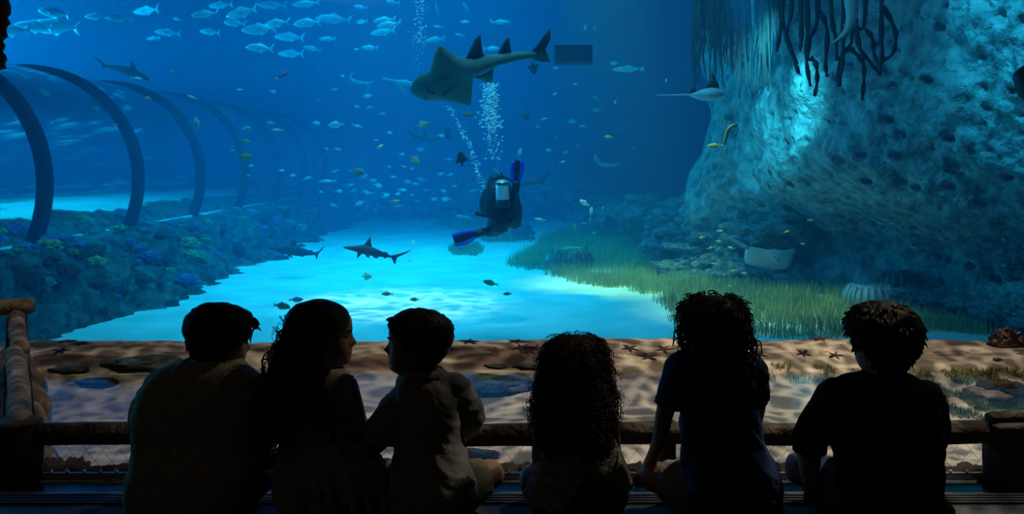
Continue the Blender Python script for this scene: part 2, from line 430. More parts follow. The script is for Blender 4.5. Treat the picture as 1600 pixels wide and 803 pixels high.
# rubble at the foot of the cliff: each boulder a piece of it
cliff_root = bpy.data.objects['wall_rock_cliff']
rub = [(1060, 425, 18.4, .50), (1095, 435, 18.0, .45), (1120, 415, 18.4, .62), (1150, 430, 17.6, .55), (1180, 440, 17.3, .50), (1100, 395, 19.0, .62),
       (1140, 380, 18.7, .75), (1185, 375, 17.9, .80), (1225, 360, 17.2, .75), (1170, 410, 17.8, .60), (1210, 425, 17.0, .45), (1240, 440, 16.6, .40),
       (1080, 365, 20.0, .62), (1040, 385, 20.2, .50), (1050, 350, 21.5, .6), (1000, 345, 24.0, .6), (960, 335, 27.0, .7), (1075, 335, 22.0, .8),
       (1020, 330, 25.0, .8), (1115, 345, 19.8, .7), (1480, 470, 13.6, .35), (1530, 480, 13.2, .40), (1570, 490, 12.6, .45), (1590, 470, 12.8, .5), (1430, 462, 14.4, .3)]
for i, (px, py, Y, s) in enumerate(rub):
    p = P(px, py, Y); put('boulder', ROCKSP[i % 5], cliff_root, T(p, (s * ru(.9, 1.25), s, s * ru(.7, .95)), ru(0, 6.3), ru(-.2, .2)))
# hanging mangrove roots
rt = thing('mangrove_roots', P(1310, 0, 11.5), 'tangle of dark mangrove roots hanging down in front of the rock cliff', 'roots')
ROOTS = [[(1213, -60), (1218, 10), (1226, 45), (1240, 90), (1248, 115)], [(1238, -60), (1236, 20), (1228, 60), (1246, 100)], [(1258, -60), (1262, 40), (1260, 90), (1266, 135)],
         [(1276, -60), (1277, 30), (1266, 60), (1262, 95)], [(1276, 10), (1292, 45), (1290, 100), (1293, 120)], [(1296, -60), (1300, 30), (1306, 60), (1308, 95)],
         [(1316, -60), (1318, 40), (1316, 100), (1310, 135)], [(1354, -60), (1350, 40), (1334, 42), (1329, 70), (1316, 85), (1310, 110), (1313, 135)],
         [(1329, 76), (1347, 95), (1350, 120), (1347, 157)], [(1338, 40), (1343, 75), (1358, 95), (1374, 115)], [(1352, 45), (1363, 60), (1366, 85), (1374, 105)],
         [(1379, -60), (1377, 30), (1378, 85), (1374, 118)], [(1380, 10), (1396, 40), (1400, 60), (1394, 85), (1378, 95)], [(1266, 90), (1275, 100), (1277, 125), (1273, 150)],
         [(1225, -60), (1222, 30), (1214, 80)], [(1250, -60), (1252, 50), (1250, 80)], [(1340, -60), (1336, 10), (1340, 45)]]
for i, r in enumerate(ROOTS):
    Yr = 11.5 + 0.35 * math.sin(i * 2.1)
    pts = spline([P(x, y, Yr + 0.1 * math.sin(i + y * .03)) for x, y in r], 18)
    b = MB(); b.tube(pts, [ (0.034 + 0.010 * math.sin(k * 1.3 + i)) * (1 - 0.35 * k / 17) for k in range(18)], 7); b.build('root', m_root, rt)
# bark-like strands on the shaded upper left of the cliff
for i in range(80):
    x = ru(1082, 1215); y1 = ru(60, 165) - abs(x - 1160) * .25; Yr = 15.6 - (x - 1085) / 130 * 2.6
    pts = spline([P(x + ru(-5, 5), yy, Yr) for yy in (-90, -20, y1 * .5, y1)], 12)
    b = MB(); b.tube(pts, [0.040 * (1 - k / 14) * ru(.8, 1.3) for k in range(12)], 6); b.build('root', m_root, rt)

# ---------------------------------------------------------------- low reef wall below the tunnel
def reef_pt(v, y):
    cs = [(0, -5.75, -0.95), (0.15, -6.05, -0.75), (0.3, -6.35, -0.35), (0.5, -6.7, 0.05), (0.7, -7.05, 0.24), (0.85, -7.5, 0.27), (1.0, -8.3, 0.05)]
    x, z = sm_tab(cs, v); q = V((x, y, z))
    d = 0.38 * NZ.noise(q * 0.8) + 0.22 * NZ.noise(q * 1.9) + 0.14 * NZ.noise(q * 4.5) + 0.08 * NZ.noise(q * 9)
    if v > .65: d *= 0.5
    return V((x + d * 0.8, y + 0.2 * d, z + d * 0.45))
b = MB(); NA, NB = 420, 56
for i in range(NA):
    y = 8.5 + 27.0 * i / (NA - 1)
    for j in range(NB): b.v.append(tuple(reef_pt(j / (NB - 1), y)))
for i in range(NA - 1):
    for j in range(NB - 1):
        a = i * NB + j; b.f.append((a, a + 1, a + NB + 1, a + NB))
reef = b.build('reef_wall', m_rock)
tag(reef, 'long low wall of dark reef rock studded with corals below the glass tunnel', 'reef')
CORCOL = dict(yellow=(0.62, 0.62, 0.22), blue=(0.10, 0.22, 0.62), purple=(0.28, 0.20, 0.50), green=(0.20, 0.42, 0.16), pale=(0.40, 0.48, 0.50))
CMAT = {kk: mat('coral_' + kk, tuple(c * .3 for c in v), tuple(c * .95 for c in v), 6, 0.9, 0.8, 18) for kk, v in CORCOL.items()}
CMESH = {kk: [rock_mesh('coral_' + kk, s + 20, CMAT[kk], 3, (1, 1, .6), .5, 2.4) for s in range(2)] for kk in CMAT}
CORALS = [(72, 380, 'yellow', 17), (45, 385, 'purple', 15), (85, 372, 'purple', 18), (100, 368, 'blue', 14), (120, 383, 'blue', 12), (150, 416, 'yellow', 14), (148, 357, 'green', 16), (185, 354, 'green', 12),
          (204, 372, 'blue', 9), (210, 390, 'blue', 9), (216, 405, 'blue', 8), (236, 408, 'purple', 14), (298, 375, 'yellow', 13), (300, 400, 'green', 16), (326, 343, 'yellow', 7), (303, 350, 'blue', 7),
          (270, 345, 'blue', 9), (288, 435, 'blue', 16), (341, 393, 'blue', 8), (365, 383, 'blue', 9), (377, 335, 'yellow', 6), (35, 388, 'green', 10), (78, 445, 'pale', 12), (228, 345, 'blue', 8),
          (184, 455, 'blue', 7), (266, 420, 'green', 10), (430, 340, 'blue', 12), (455, 345, 'pale', 8), (468, 362, 'pale', 9), (410, 350, 'blue', 7), (395, 325, 'pale', 8), (445, 318, 'green', 8), (490, 322, 'pale', 7), (30, 372, 'yellow', 9), (110, 395, 'green', 9), (330, 375, 'green', 8)]
def reef_hit(px, py):
    best = None
    for i in range(120):
        y = 10 + 24 * i / 119
        for j in range(24):
            q = reef_pt(j / 23, y); 
            sx_ = 800 + q.x * F / q.y; sy_ = HOR + (CAMZ - q.z) * F / q.y
            d = (sx_ - px) ** 2 + (sy_ - py) ** 2
            if d < 60: d = q.y * 1e-3
            else: d += 10
            if best is None or d < best[0]: best = (d, q)
    return best[1]
for i, (px, py, kk, r) in enumerate(CORALS):
    q = reef_hit(px, py); s = r * q.y / F
    put('coral', CMESH[kk][i % 2], reef, T(q, (s * 1.05, s * .95, s), ru(0, 6)))
for i in range(130):
    y = 11.5 + 23 * rnd() ** 1.3; v = ru(0.02, 0.85); q = reef_pt(v, y); s = ru(.08, .24)
    put('rock', ROCKS[i % 5], reef, T(q + V((0, 0, -.05)), (s, s * ru(.8, 1.3), s * ru(.6, 1)), ru(0, 6), ru(-.3, .3)))
# rocks lying on the sand terrace beyond the tunnel, and reef at the far end of the tank
for i, (px, py, Y, s) in enumerate([(15, 345, 20, .45), (140, 332, 24, .9), (125, 336, 23.5, .6), (185, 330, 25, .7), (250, 320, 27, .8), (285, 316, 28, .8), (320, 313, 30, .9), (95, 345, 21, .5), (222, 326, 26, .6)]):
    Y = 12.6 * F / (800 - px); q = P(px, py, Y); r = put('terrace_rock', ROCKS[i % 5], None, T((q.x, q.y, 0.27), (s * 1.2, s * .8, s * .9), ru(-.4, .4)))
    tag(r, 'low dark rock beyond the tunnel glass, ' + ['near the picture edge', 'broadest of the row', 'small one before the broadest', 'just behind the second rib', 'between second and third rib', 'close to the third rib', 'beyond the third rib', 'nearest to the first rib', 'right of the second rib foot'][i], 'rock', 'rocks beyond the tunnel')
fr = thing('far_reef', (0, 37, TF), 'hazy bank of reef rock across the far end of the tank', 'reef')
for i in range(46):
    x = ru(-9, 6); s = ru(.5, 1.25)
    put('rock', ROCKSP[i % 5], fr, T((x, 36.6 + ru(-1.2, 2.5) + abs(x + 1) * .1, TF + ru(0, 1.0)), (s * 1.2, s, s * ru(.7, 1.3)), ru(0, 6)))

# ---------------------------------------------------------------- glass tunnel
TX, TZ, TR = -9.6, 1.2, 2.2
tun = thing('glass_tunnel', (TX, 22, 0.35), 'clear acrylic walk-through tunnel with dark arch ribs on the reef wall', 'tunnel')
a0, a1 = -0.42, PI + 0.42
def arch(y, r, n=44): return [V((TX + r * math.cos(a0 + (a1 - a0) * i / n), y, TZ + r * math.sin(a0 + (a1 - a0) * i / n))) for i in range(n + 1)]
RY = [14.2 + 3.55 * i for i in range(7)]
for y in RY:
    b = MB(); R = []
    for i in range(45):
        t = a0 + (a1 - a0) * i / 44; c, s_ = math.cos(t), math.sin(t)
        R.append([V((TX + r * c, y + dy, TZ + r * s_)) for r, dy in ((TR - .06, -.10), (TR + .09, -.10), (TR + .09, .10), (TR - .06, .10))])
    b.rings(R); b.build('rib', m_rib, tun, False)
for i, y in enumerate([10.65] + RY[:-1]):
    A = arch(y + .1, TR); B_ = arch(y + 3.45, TR); b = MB()
    A2 = arch(y + .1, TR - .07); B2 = arch(y + 3.45, TR - .07); n_ = len(A)
    b.rings([A, B_], False, False)
    pn = b.build('acrylic_panel', m_tunnel, tun)
# ---------------------------------------------------------------- seagrass
def inpoly(x, y, poly):
    r = False; j = len(poly) - 1
    for i in range(len(poly)):
        xi, yi = poly[i]; xj, yj = poly[j]
        if (yi > y) != (yj > y) and x < (xj - xi) * (y - yi) / (yj - yi) + xi: r = not r
        j = i
    return r
fl = onplane(TF)
def wpoly(px): return [tuple(fl(x, y)[:2]) for x, y in px]
def grass(name, poly, cnt, h0, h1, m, zf, label, wid=(0.010, 0.02), dens=0.0, cat='grass', fq=1.6):
    xs_ = [p[0] for p in poly]; ys_ = [p[1] for p in poly]; b = MB(); k_ = 0; tries = 0
    while k_ < cnt and tries < cnt * 12:
        tries += 1
        x = ru(min(xs_), max(xs_)); y = ru(min(ys_), max(ys_))
        if not inpoly(x + ru(-.06, .06), y + ru(-.2, .2), poly): continue
        if NZ.noise(V((x * fq, y * fq * .7, 0))) < dens: continue
        k_ += 1; z = zf(x, y) - .01; h = ru(h0, h1); w_ = ru(*wid); a = ru(0, PI); c, s_ = math.cos(a) * w_ / 2, math.sin(a) * w_ / 2
        lx, ly = ru(-.35, .35) * h, ru(-.2, .2) * h
        b.add([(x - c, y - s_, z), (x + c, y + s_, z), (x + c * .8 + lx * .35, y + s_ * .8 + ly * .35, z + h * .55), (x - c * .8 + lx * .35, y - s_ * .8 + ly * .35, z + h * .55), (x + lx, y + ly, z + h)],
              [(0, 1, 2, 3), (3, 2, 4)])
    return tag(b.build(name, m, None, False), label, cat, kind='stuff')
G1 = wpoly([(790, 415), (830, 392), (850, 372), (900, 356), (1000, 354), (1060, 405), (1095, 432), (1150, 449), (1300, 458), (1450, 468), (1530, 500), (1560, 531), (1380, 531), (1160, 528), (1065, 526), (1048, 500), (1040, 480), (1000, 460), (940, 450), (880, 434), (850, 428)])
grass('sea_grass', G1, 44000, .10, .30, m_grass, tank_z, 'long strip of yellow-green sea grass growing on the tank sand', (0.007, 0.015), -0.30)
grass('sea_grass', wpoly([(700, 392), (715, 384), (745, 382), (756, 392), (745, 402), (712, 402)]), 1200, .08, .2, m_grass, tank_z, 'small round patch of sea grass below the diver', (0.014, 0.03), -1)
grass('sea_grass', wpoly([(680, 352), (700, 346), (735, 346), (790, 366), (830, 372), (830, 380), (760, 378), (715, 360)]), 2600, .10, .3, m_grass, tank_z, 'faint far strip of sea grass behind the diver', (0.02, 0.04), -0.4)

# ---------------------------------------------------------------- stumps and baskets standing on the tank floor
m_stump = mat('sponge_wood', (0.05, 0.05, 0.035), (0.20, 0.19, 0.12), 8, 0.9, 1.0, 20)
def barrel(name, px, py, wpx, hpx, label, cat, slats=26, tilt=0.0, m=m_stump):
    p = fl(px, py); s = p.y / F; r = wpx * s / 2; h = hpx * s
    t = thing(name, p, label, cat); R = []
    for i in range(9):
        k_ = i / 8; rr = r * (0.86 + 0.22 * math.sin(PI * (0.15 + 0.75 * k_)) - 0.1 * k_)
        R.append([p + V((rr * math.cos(q) + tilt * h * k_, rr * math.sin(q), h * k_ * (1 + .08 * math.sin(q * 3)))) for q in [2 * PI * j / 28 for j in range(28)]])
    b = MB(); b.rings(R); b.build('body', m, t)
    for j in range(slats):
        q = 2 * PI * j / slats + ru(-.05, .05); pts = []
        for i in range(6):
            k_ = i / 5; rr = r * (0.86 + 0.22 * math.sin(PI * (0.15 + 0.75 * k_)) - 0.1 * k_) * 1.02
            pts.append(p + V((rr * math.cos(q) + tilt * h * k_, rr * math.sin(q), h * k_ * ru(.95, 1.03))))
        b = MB(); b.tube(pts, r * .09, 5); b.build('rib', m, t)
    return t
b1 = barrel('barrel_sponge', 892, 418, 62, 28, 'squat ribbed barrel sponge with a broken stalk standing in the sea grass', 'sponge')
p = P(917, 392, b1.location.y); bb = MB(); bb.tube([p + V((0, 0, -.12)), p, p + V((-.02, 0, .13))], [.06, .05, .03], 7); bb.build('stalk', m_stump, b1)
put('coral_cap', CMESH['yellow'][0], b1, T(P(893, 389, b1.location.y), (.25, .22, .07)))
put('coral_cap', CMESH['pale'][0], b1, T(P(862, 408, b1.location.y), (.16, .15, .2)))
b2 = barrel('barrel_sponge', 1022, 397, 38, 34, 'dark open barrel sponge with a pale round coral at its foot', 'sponge', 20)
put('coral_cap', CMESH['pale'][1], b2, T(P(1028, 392, b2.location.y - .3), (.2, .18, .18)))
barrel('basket', 1358, 476, 70, 30, 'pale ribbed cage half buried in sea grass at the cave mouth', 'basket', 22, 0, mat('basket_pale', (0.20, 0.28, 0.36), (0.4, 0.5, 0.56), 6))
barrel('basket', 1402, 470, 60, 44, 'dark open basket standing behind the pale ribbed cage', 'basket', 18, 0, m_stump)
q = fl(818, 374); put_ = put('terrace_rock', ROCKS[2], None, T((q.x, q.y, TF + .15), (.35, .3, .4))); tag(put_, 'dark upright rock in the sea grass right behind the diver', 'rock')

bx_ = boxobj('float_box', P(895, 86, 16), (.66, .5, .30), m_dark); tag(bx_, 'dark box-shaped float hanging in the haze right of the guitarfish tail', 'float')
# ================================================================== log fence, pool edge and things in the touch pool
def log(name, pts, r, m, parent, n=12, seed=0, steps=26, sq=1.0):
    """a weathered log: knobbly tube with split grain"""
    L = spline(pts, steps); b = MB(); R = []
    tdir = (L[-1] - L[0]).normalized(); up = V((0, 0, 1)) if abs(tdir.z) < .8 else V((0, 1, 0))
    e1 = tdir.cross(up).normalized(); e2 = e1.cross(tdir)
    for i, p in enumerate(L):
        ring = []
        for j in range(n * 2):
            q = PI * j / n
            k_ = r * (1 + 0.10 * NZ.noise(V((i * .35, math.cos(q) * 1.5, math.sin(q) * 1.5 + seed * 5))) + 0.07 * NZ.noise(V((i * .12, math.cos(q) * 5, math.sin(q) * 5 + seed))))
            if i in (0, steps - 1): k_ *= 0.86
            ring.append(p + (e1 * math.cos(q) + e2 * math.sin(q) * sq) * k_)
        R.append(ring)
    b.rings(R); return b.build(name, m, parent)
fence = thing('log_fence', (0.1, 3.3, LEDGE), 'low dark log fence with one rail between two stout posts before the touch pool', 'fence')
YF = 3.3
pL, pR = P(30, 660, YF), P(1578, 660, YF)
def post(px, r, ztop, seed):
    x = P(px, 600, YF).x
    log('post', [(x, YF, LEDGE), (x + .006, YF, LEDGE + .1), (x - .004, YF, ztop - .03), (x, YF, ztop)], r, m_bark, fence, 14, seed, 14)
post(31, 0.078, P(0, 656, YF).z, 1); post(1573, 0.082, P(0, 656, YF).z, 2)
zr = P(0, 678, YF).z
log('rail', [(pL.x + .05, YF, zr), (-1.0, YF, zr + .006), (-.2, YF, zr - .004), (.6, YF, zr + .006), (1.2, YF, zr - .002), (pR.x - .03, YF, zr + .010)], 0.041, m_bark, fence, 10, 3, 60)
log('middle_post', [(P(1042, 0, YF).x, YF, LEDGE), (P(1042, 0, YF).x, YF, zr + .05)], 0.032, m_bark, fence, 8, 4, 8)
log('cap', [(pR.x - .085, YF - .01, zr + .058), (pR.x + .085, YF, zr + .062)], 0.028, m_bark, fence, 8, 6, 8)
# wire netting between rail and kerb
b = MB(); x = pL.x + .07; z0, z1 = LEDGE + .035, zr - .03
m_wire = mat('net_wire', (0.20, 0.20, 0.20), rough=0.5, metal=0.4)
step = 0.062; xx = pL.x - .2
while xx < pR.x + .2:
    for sgn in (-1, 1):
        p0 = V((xx, YF + .03 + sgn * .001, z0)); p1 = V((xx + sgn * (z1 - z0) * .8, YF + .03 + sgn * .001, z1)); b.tube([p0, p1], 0.0007, 4, False)
    xx += step
tag(b.build('wire_net', m_wire, fence), kind='stuff')
# steel kerb rail with bolts
kr = thing('kerb_rail', (0, 3.30, LEDGE), 'thin steel kerb bar with bolt heads under the log rail', 'rail')
b = MB(); b.box((0, 3.345, LEDGE + .012), (3.7, 0.012, 0.024)); b.build('bar', m_steel, kr, False)
for i in range(60):
    b = MB(); xb = -1.78 + i * .061; b.tube([(xb, 3.343, LEDGE + .024), (xb, 3.343, LEDGE + .033)], .006, 6); b.build('bolt', m_steel, kr)
# rock edging
ed = thing('rock_edging', (0, 3.42, LEDGE), 'row of small dark stones edging the front of the touch pool', 'edging')
m_edge = mat('edge_rock', (0.06, 0.05, 0.04), (0.17, 0.14, 0.11), 14, 0.9, 1.0, 50)
EDG = [rock_mesh('edge_stone', s + 40, m_edge, 3, (1.3, .9, .7), .55, 2.2) for s in range(4)]
xx = -1.95
while xx < 2.0:
    s = ru(.045, .07); put('stone', EDG[int(rnd() * 4)], ed, T((xx, 3.43 + ru(-.01, .01), LEDGE - .01), (s, s, s * ru(.7, 1.0)), ru(0, 6), ru(-.3, .3))); xx += s * 1.35
# left side: fence running back along the pool, rock bank beneath it
sf = thing('side_fence', (-2.3, 4.3, 0.3), 'weathered grey log fence running back along the left side of the touch pool', 'fence')
A = P(30, 668, 3.3); B1 = P(27, 548, 4.55); B2 = P(26, 494, 5.35)
log('rail', [A, (A + B1) / 2 + V((0, 0, .006)), B1 + V((.0, -.03, 0))], 0.044, m_log, sf, 12, 8, 30)
log('rail', [B1 + V((0, .03, 0)), (B1 + B2) / 2, B2], 0.046, m_log, sf, 12, 9, 26)
log('rail', [B2 + V((.09, 0, .06)), B2 + V((-.25, .02, .045)), B2 + V((-.9, .05, .02))], 0.048, m_log, sf, 10, 10, 20)
log('post', [V((B1.x, B1.y, .1)), V((B1.x, B1.y, B1.z - .02))], 0.06, m_bark, sf, 10, 11, 10)
log('post', [V((B2.x, B2.y, .1)), V((B2.x, B2.y, B2.z + .02))], 0.06, m_bark, sf, 10, 12, 10)
b = MB()
for a, c in ((A, B1), (B1, B2)):
    for k_ in range(40):
        t = k_ / 40; p0 = a.lerp(c, t) + V((.062, 0, -.02)); t2 = min(1, t + .12); p1 = a.lerp(c, t2) + V((.062, 0, -.42)); b.tube([p0, p1], .0012, 4, False)
        p1 = a.lerp(c, max(0, t - .12)) + V((.064, 0, -.42)); b.tube([p0 + V((.002, 0, 0)), p1], .0012, 4, False)
tag(b.build('wire_net', mat('net_blue', (0.10, 0.25, 0.32), rough=.5), sf), kind='stuff')
m_bank = mat('bank_rock', (0.10, 0.075, 0.055), (0.30, 0.23, 0.17), 7, 0.9, 1.0, 22)
bk = thing('rock_bank', (-2.2, 4.4, 0.2), 'long dark brown rock bank below the side fence in the touch pool', 'rock')
R = []
for i in range(70):
    t = i / 69; y = 3.5 + 2.55 * t; xe = P(*((108 - 52 * t ** .8), 0), y).x; ring = []
    for j in range(18):
        q = PI * j / 17; r = 0.15 + .03 * math.sin(i * .9)
        p = V((xe - .15 + r * math.cos(q), y, 0.1 + (.30 - .06 * (1 - t)) * math.sin(q)))
        ring.append(p + V((math.cos(q), 0, math.sin(q))) * (0.05 * NZ.noise(p * 4) + .025 * NZ.noise(p * 11)))
    R.append(ring)
b = MB(); b.rings(R, False, False); b.build('bank', m_bank, bk)

# bank level helper: pixel on the pool floor
def poolp(px, py):
    y = 3.4
    for i in range(400):
        y = 3.4 + 2.7 * i / 399; x = (px - 800) * y / F
        if CAMZ - (py - HOR) * y / F >= pool_z(x, y) : continue
        break
    # march from far to near is not needed: level falls slowly
    for i in range(600):
        y = 6.09 - 2.6 * i / 599; x = (px - 800) * y / F
        if CAMZ - (py - HOR) * y / F <= pool_z(x, y): 
            prev = y
        else: return V((x, y, pool_z(x, y)))
    return V((x, y, pool_z(x, y)))
def poolp(px, py):
    for i in range(700):
        y = 3.4 + 2.69 * i / 699; x = (px - 800) * y / F
        if CAMZ - (py - HOR) * y / F <= pool_z(x, y): return V((x, y, pool_z(x, y)))
    y = 6.06; x = (px - 800) * y / F; return V((x, y, pool_z(x, y)))
# starfish
def star_mesh(name, m, fat=0.24, seed=0):
    random.seed(seed); b = MB(); n = 30; R = []
    for lev, hh in ((1.0, 0.0), (0.93, .05), (0.6, .11), (0.25, .15)):
        ring = []
        for j in range(n):
            a = 2 * PI * j / n; k_ = j % 6
            r = (1.0, .62, .36, .30, .36, .62)[k_]
            r = r * lev if lev > .5 else r * lev * .9 + .02
            bend = .22 * math.sin(seed + j // 6 * 1.7) * r
            ring.append(V((r * math.cos(a + bend), r * math.sin(a + bend), hh * (1 if k_ in (2, 3, 4) else .75))))
        R.append(ring)
    b.rings(R); return b.mesh(name, m)
m_star = mat('starfish_skin', (0.03, 0.02, 0.04), (0.06, 0.035, 0.06), 30, 0.8, 0.6, 90)
m_star2 = mat('starfish_red', (0.08, 0.03, 0.035), (0.14, 0.05, 0.05), 30, 0.8, 0.6, 90)
STAR = [star_mesh('starfish', m_star, seed=s) for s in range(3)]; STAR2 = star_mesh('starfish_red', m_star2, seed=5)
random.seed(21)
stars = [(105, 527, 'r', 'reddish starfish at the foot of the window beside the rock bank', .075), (125, 537, 's', 'dark starfish on the pale sand near the side fence', .07), (95, 549, 's', 'dark starfish close against the rock bank', .065),
         (733, 527, 's', 'dark starfish at the window foot between the profile boy and the curly-haired girl', .075), (807, 527, 's', 'dark starfish at the window foot, left of the curly-haired girl', .075), (870, 528, 's', 'dark starfish at the window foot just above the curly hair', .06),
         (705, 546, 's', 'small dark starfish on the bank beside the profile boy', .05), (774, 549, 'r', 'reddish thin-armed starfish alone on the bank left of the curly hair', .06), (815, 544, 's', 'dark starfish in a cluster of three, furthest up the bank', .07), (838, 545, 's', 'dark starfish in a cluster of three, closest to the curly hair', .07), (826, 551, 'r', 'reddish starfish in a cluster of three, lowest on the bank', .06),
         (984, 545, 's', 'purple-black starfish on the sand right of the curly hair', .07), (1038, 546, 'r', 'dull red starfish beside the navy shirt', .07), (1012, 558, 's', 'dark starfish lowest of the three between curly hair and navy shirt', .075),
         (1280, 530, 'r', 'red-brown starfish at the window foot by the black-shirted boy', .075), (1186, 555, 's', 'dark starfish on the sand right behind the navy shirt shoulder', .06), (1255, 553, 's', 'dark starfish in the dark streaks left of the black-shirted boy', .06), (1305, 556, 's', 'dark starfish in the dark streaks nearest to the black-shirted boy', .06)]
for px, py, kk, lab, r in stars:
    q = poolp(px, py); e = 0.02; nx = V((-(pool_z(q.x + e, q.y) - pool_z(q.x - e, q.y)) / (2 * e), -(pool_z(q.x, q.y + e) - pool_z(q.x, q.y - e)) / (2 * e), 1)).normalized()
    Rm = nx.to_track_quat('Z', 'Y').to_matrix().to_4x4() @ M.Rotation(ru(0, 6), 4, 'Z')
    o = put('starfish', STAR2 if kk == 'r' else STAR[int(rnd() * 3)], None, M.Translation(q + nx * .002) @ Rm @ M.Scale(r, 4)); tag(o, lab, 'starfish', 'starfish on the pool sand')
# flat dark pieces under the pool water, one at each dark patch
m_wet = mat('dark_piece', (0.03, 0.06, 0.07), (0.10, 0.14, 0.12), 12, 0.8, 0.8, 30)
WET = [rock_mesh('dark_piece', s + 60, m_wet, 3, (1, .7, .22), .35, 1.5) for s in range(3)]
for px, py, s, lab in [(772, 602, .20, 'broad flat weed-covered stone under the water beside the curly-haired girl'), (830, 573, .075, 'small flat dark piece under the water close to the curly hair'), (232, 569, .19, 'wide flat dark piece at the foot of the bank on the left'),
                       (155, 598, .10, 'dark flat piece under the blue water left of the tan-shirted boy'), (110, 578, .09, 'thin dark piece close to the rock bank'), (775, 560 + 12, .05, 'thin dark stone at the bank foot above the broad flat stone'),
                       (745, 712, .09, 'rounded bluish stone seen below the rail beside the profile boy')]:
    q = poolp(px, py); o = put('flat_dark_piece', WET[int(s * 100) % 3], None, T(q + V((0, 0, s * .05)), (s * 1.25, s, s), ru(-.2, .2))); tag(o, lab, 'stone')
# mussel clump, pinkish stones, shells and weed at the right end
mc = thing('mussel_clump', poolp(1572, 540), 'clump of red-brown mussel shells against the window at the right end', 'mussels')
m_mus = [mat('mussel', (0.12, 0.05, 0.04), (0.30, 0.16, 0.12), 20, 0.5), mat('mussel_pale', (0.45, 0.32, 0.27), rough=.5), mat('mussel_dark', (0.05, 0.025, 0.025), rough=.45)]
MUS = []
for m_ in m_mus:
    b = MB(); b.rings([[V((t, .30 * math.sin(PI * (t + .5) ** .7) * math.cos(q), .18 * math.sin(PI * (t + .5) ** .7) * math.sin(q))) for q in [2 * PI * j / 8 for j in range(8)]] for t in (-.48, -.3, -.1, .1, .3, .45)]); MUS.append(b.mesh('mussel_shell', m_))
cc = mc.location
for i in range(110):
    a = ru(0, 2 * PI); e = ru(0, PI / 2); r = .85 + ru(-.1, .1)
    p = cc + V((math.cos(a) * math.cos(e) * .115 * r, math.sin(a) * math.cos(e) * .07 * r, math.sin(e) * .105 * r + .01))
    put('shell', MUS[i % 3 if rnd() < .5 else 0], mc, T(p, ru(.035, .055), ru(0, 6), ru(-1, 1), ru(-1, 1)))
b = MB(); b.ell(cc + V((0, 0, .02)), (.10, .06, .085)); b.build('core', m_mus[2], mc)
m_pink = mat('pink_stone', (0.34, 0.22, 0.16), (0.48, 0.34, 0.26), 9, 0.85, 0.6, 40)
PINK = rock_mesh('pink_stone', 71, m_pink, 3, (1.2, .8, .45), .3, 1.4)
for px, py, s, rz, lab in [(1525, 617, .055, -.5, 'pinkish rounded stone in the weed, left of a pair'), (1551, 625, .075, -.3, 'longer pinkish stone in the weed, right of a pair')]:
    q = poolp(px, py); tag(put('stone', PINK, None, T(q + V((0, 0, .02)), s, rz)), lab, 'stone')
m_slab = mat('rust_rock', (0.04, 0.03, 0.025), (0.26, 0.13, 0.06), 12, 0.85, 1.0, 40)
SLB = rock_mesh('rust_rock', 77, m_slab, 3, (1.4, .8, .35), .5, 1.8)
for px, py, s, lab in [(1566, 612, .11, 'dark rust-stained slab behind the pair of pinkish stones'), (1592, 622, .10, 'rust-brown weed-grown rock at the right edge of the pool'), (1594, 540, .09, 'dark rock beside the mussel clump')]:
    q = poolp(px, py); tag(put('slab_rock', SLB, None, T(q + V((0, .03, .015)), s, ru(-.4, .4))), lab, 'rock')
m_shell = mat('white_shell', (0.75, 0.72, 0.66), (0.6, 0.56, 0.5), 30, 0.5)
b = MB(); b.rings([[V((t, .25 * math.cos(PI * t) * math.cos(q), .2 * math.cos(PI * t) * math.sin(q))) for q in [2 * PI * j / 8 for j in range(8)]] for t in (-.47, -.3, -.1, .1, .3, .47)]); SHL = b.mesh('white_shell', m_shell)
for px, py, s, lab in [(1545, 553, .065, 'long white shell on the dark sand below the mussel clump'), (1460, 551, .035, 'white shell fragment on the dark sand beside the black-shirted boy'), (1513, 551, .035, 'small white shell between two others on the dark sand'), (1579, 626, .06, 'long white shell in front of the rust-stained slab'), (1468, 601, .04, 'white shell lying in the green weed'), (1333, 578, .03, 'white shell next to the black-shirted boy shoulder'), (1575, 567, .022, 'tiny white shell under the black mussel'), (1590, 553, .03, 'white shell near the right edge of the bank'), (1260, 555, .02, 'tiny white shell in the dark streaks'), (1292, 550, .03, 'small white shell on the pale sand between dark streaks')]:
    q = poolp(px, py); tag(put('shell', SHL, None, T(q + V((0, 0, .006)), s, ru(-.4, .4))), lab, 'shell')
q = poolp(1559, 564); tag(put('mussel', MUS[2], None, T(q + V((0, 0, .01)), .07, .1)), 'single black mussel lying on the brown sand', 'mussel')
b = MB()
for px, py in ((213, 551), (201, 556)):
    pass
m_weed = mat('green_weed', (0.10, 0.14, 0.03), (0.30, 0.33, 0.10), 5, 0.8)
def ppoly(px): return [tuple(poolp(x, y)[:2]) for x, y in px]
grass('weed', ppoly([(1440, 585), (1500, 580), (1600, 584), (1620, 600), (1620, 655), (1560, 650), (1500, 640), (1462, 650), (1450, 610)]), 7500, .015, .05, m_weed, pool_z, 'mat of green weed growing on the pool sand at the right end', (.004, .008), -.12, 'weed', 7)
grass('weed', ppoly([(1180, 580), (1250, 572), (1330, 580), (1330, 592), (1250, 592), (1190, 598)]), 700, .02, .05, m_weed, pool_z, 'thin patch of pale weed on the sand between two boys', (.003, .006), -.05, 'weed', 8)
# dark rocky snag hanging by the top left corner of the window
sn = MB(); sn.tube(spline([(-3.42, 5.9, 3.6), (-3.385, 5.9, 2.7), (-3.39, 5.9, 2.5), (-3.42, 5.9, 2.36), (-3.40, 5.9, 2.2)], 24), [.07 + .012 * math.sin(i * 1.9) for i in range(24)], 10)
tag(sn.build('hanging_snag', m_bark), 'dark gnarled stem hanging at the top left corner of the window', 'stem')
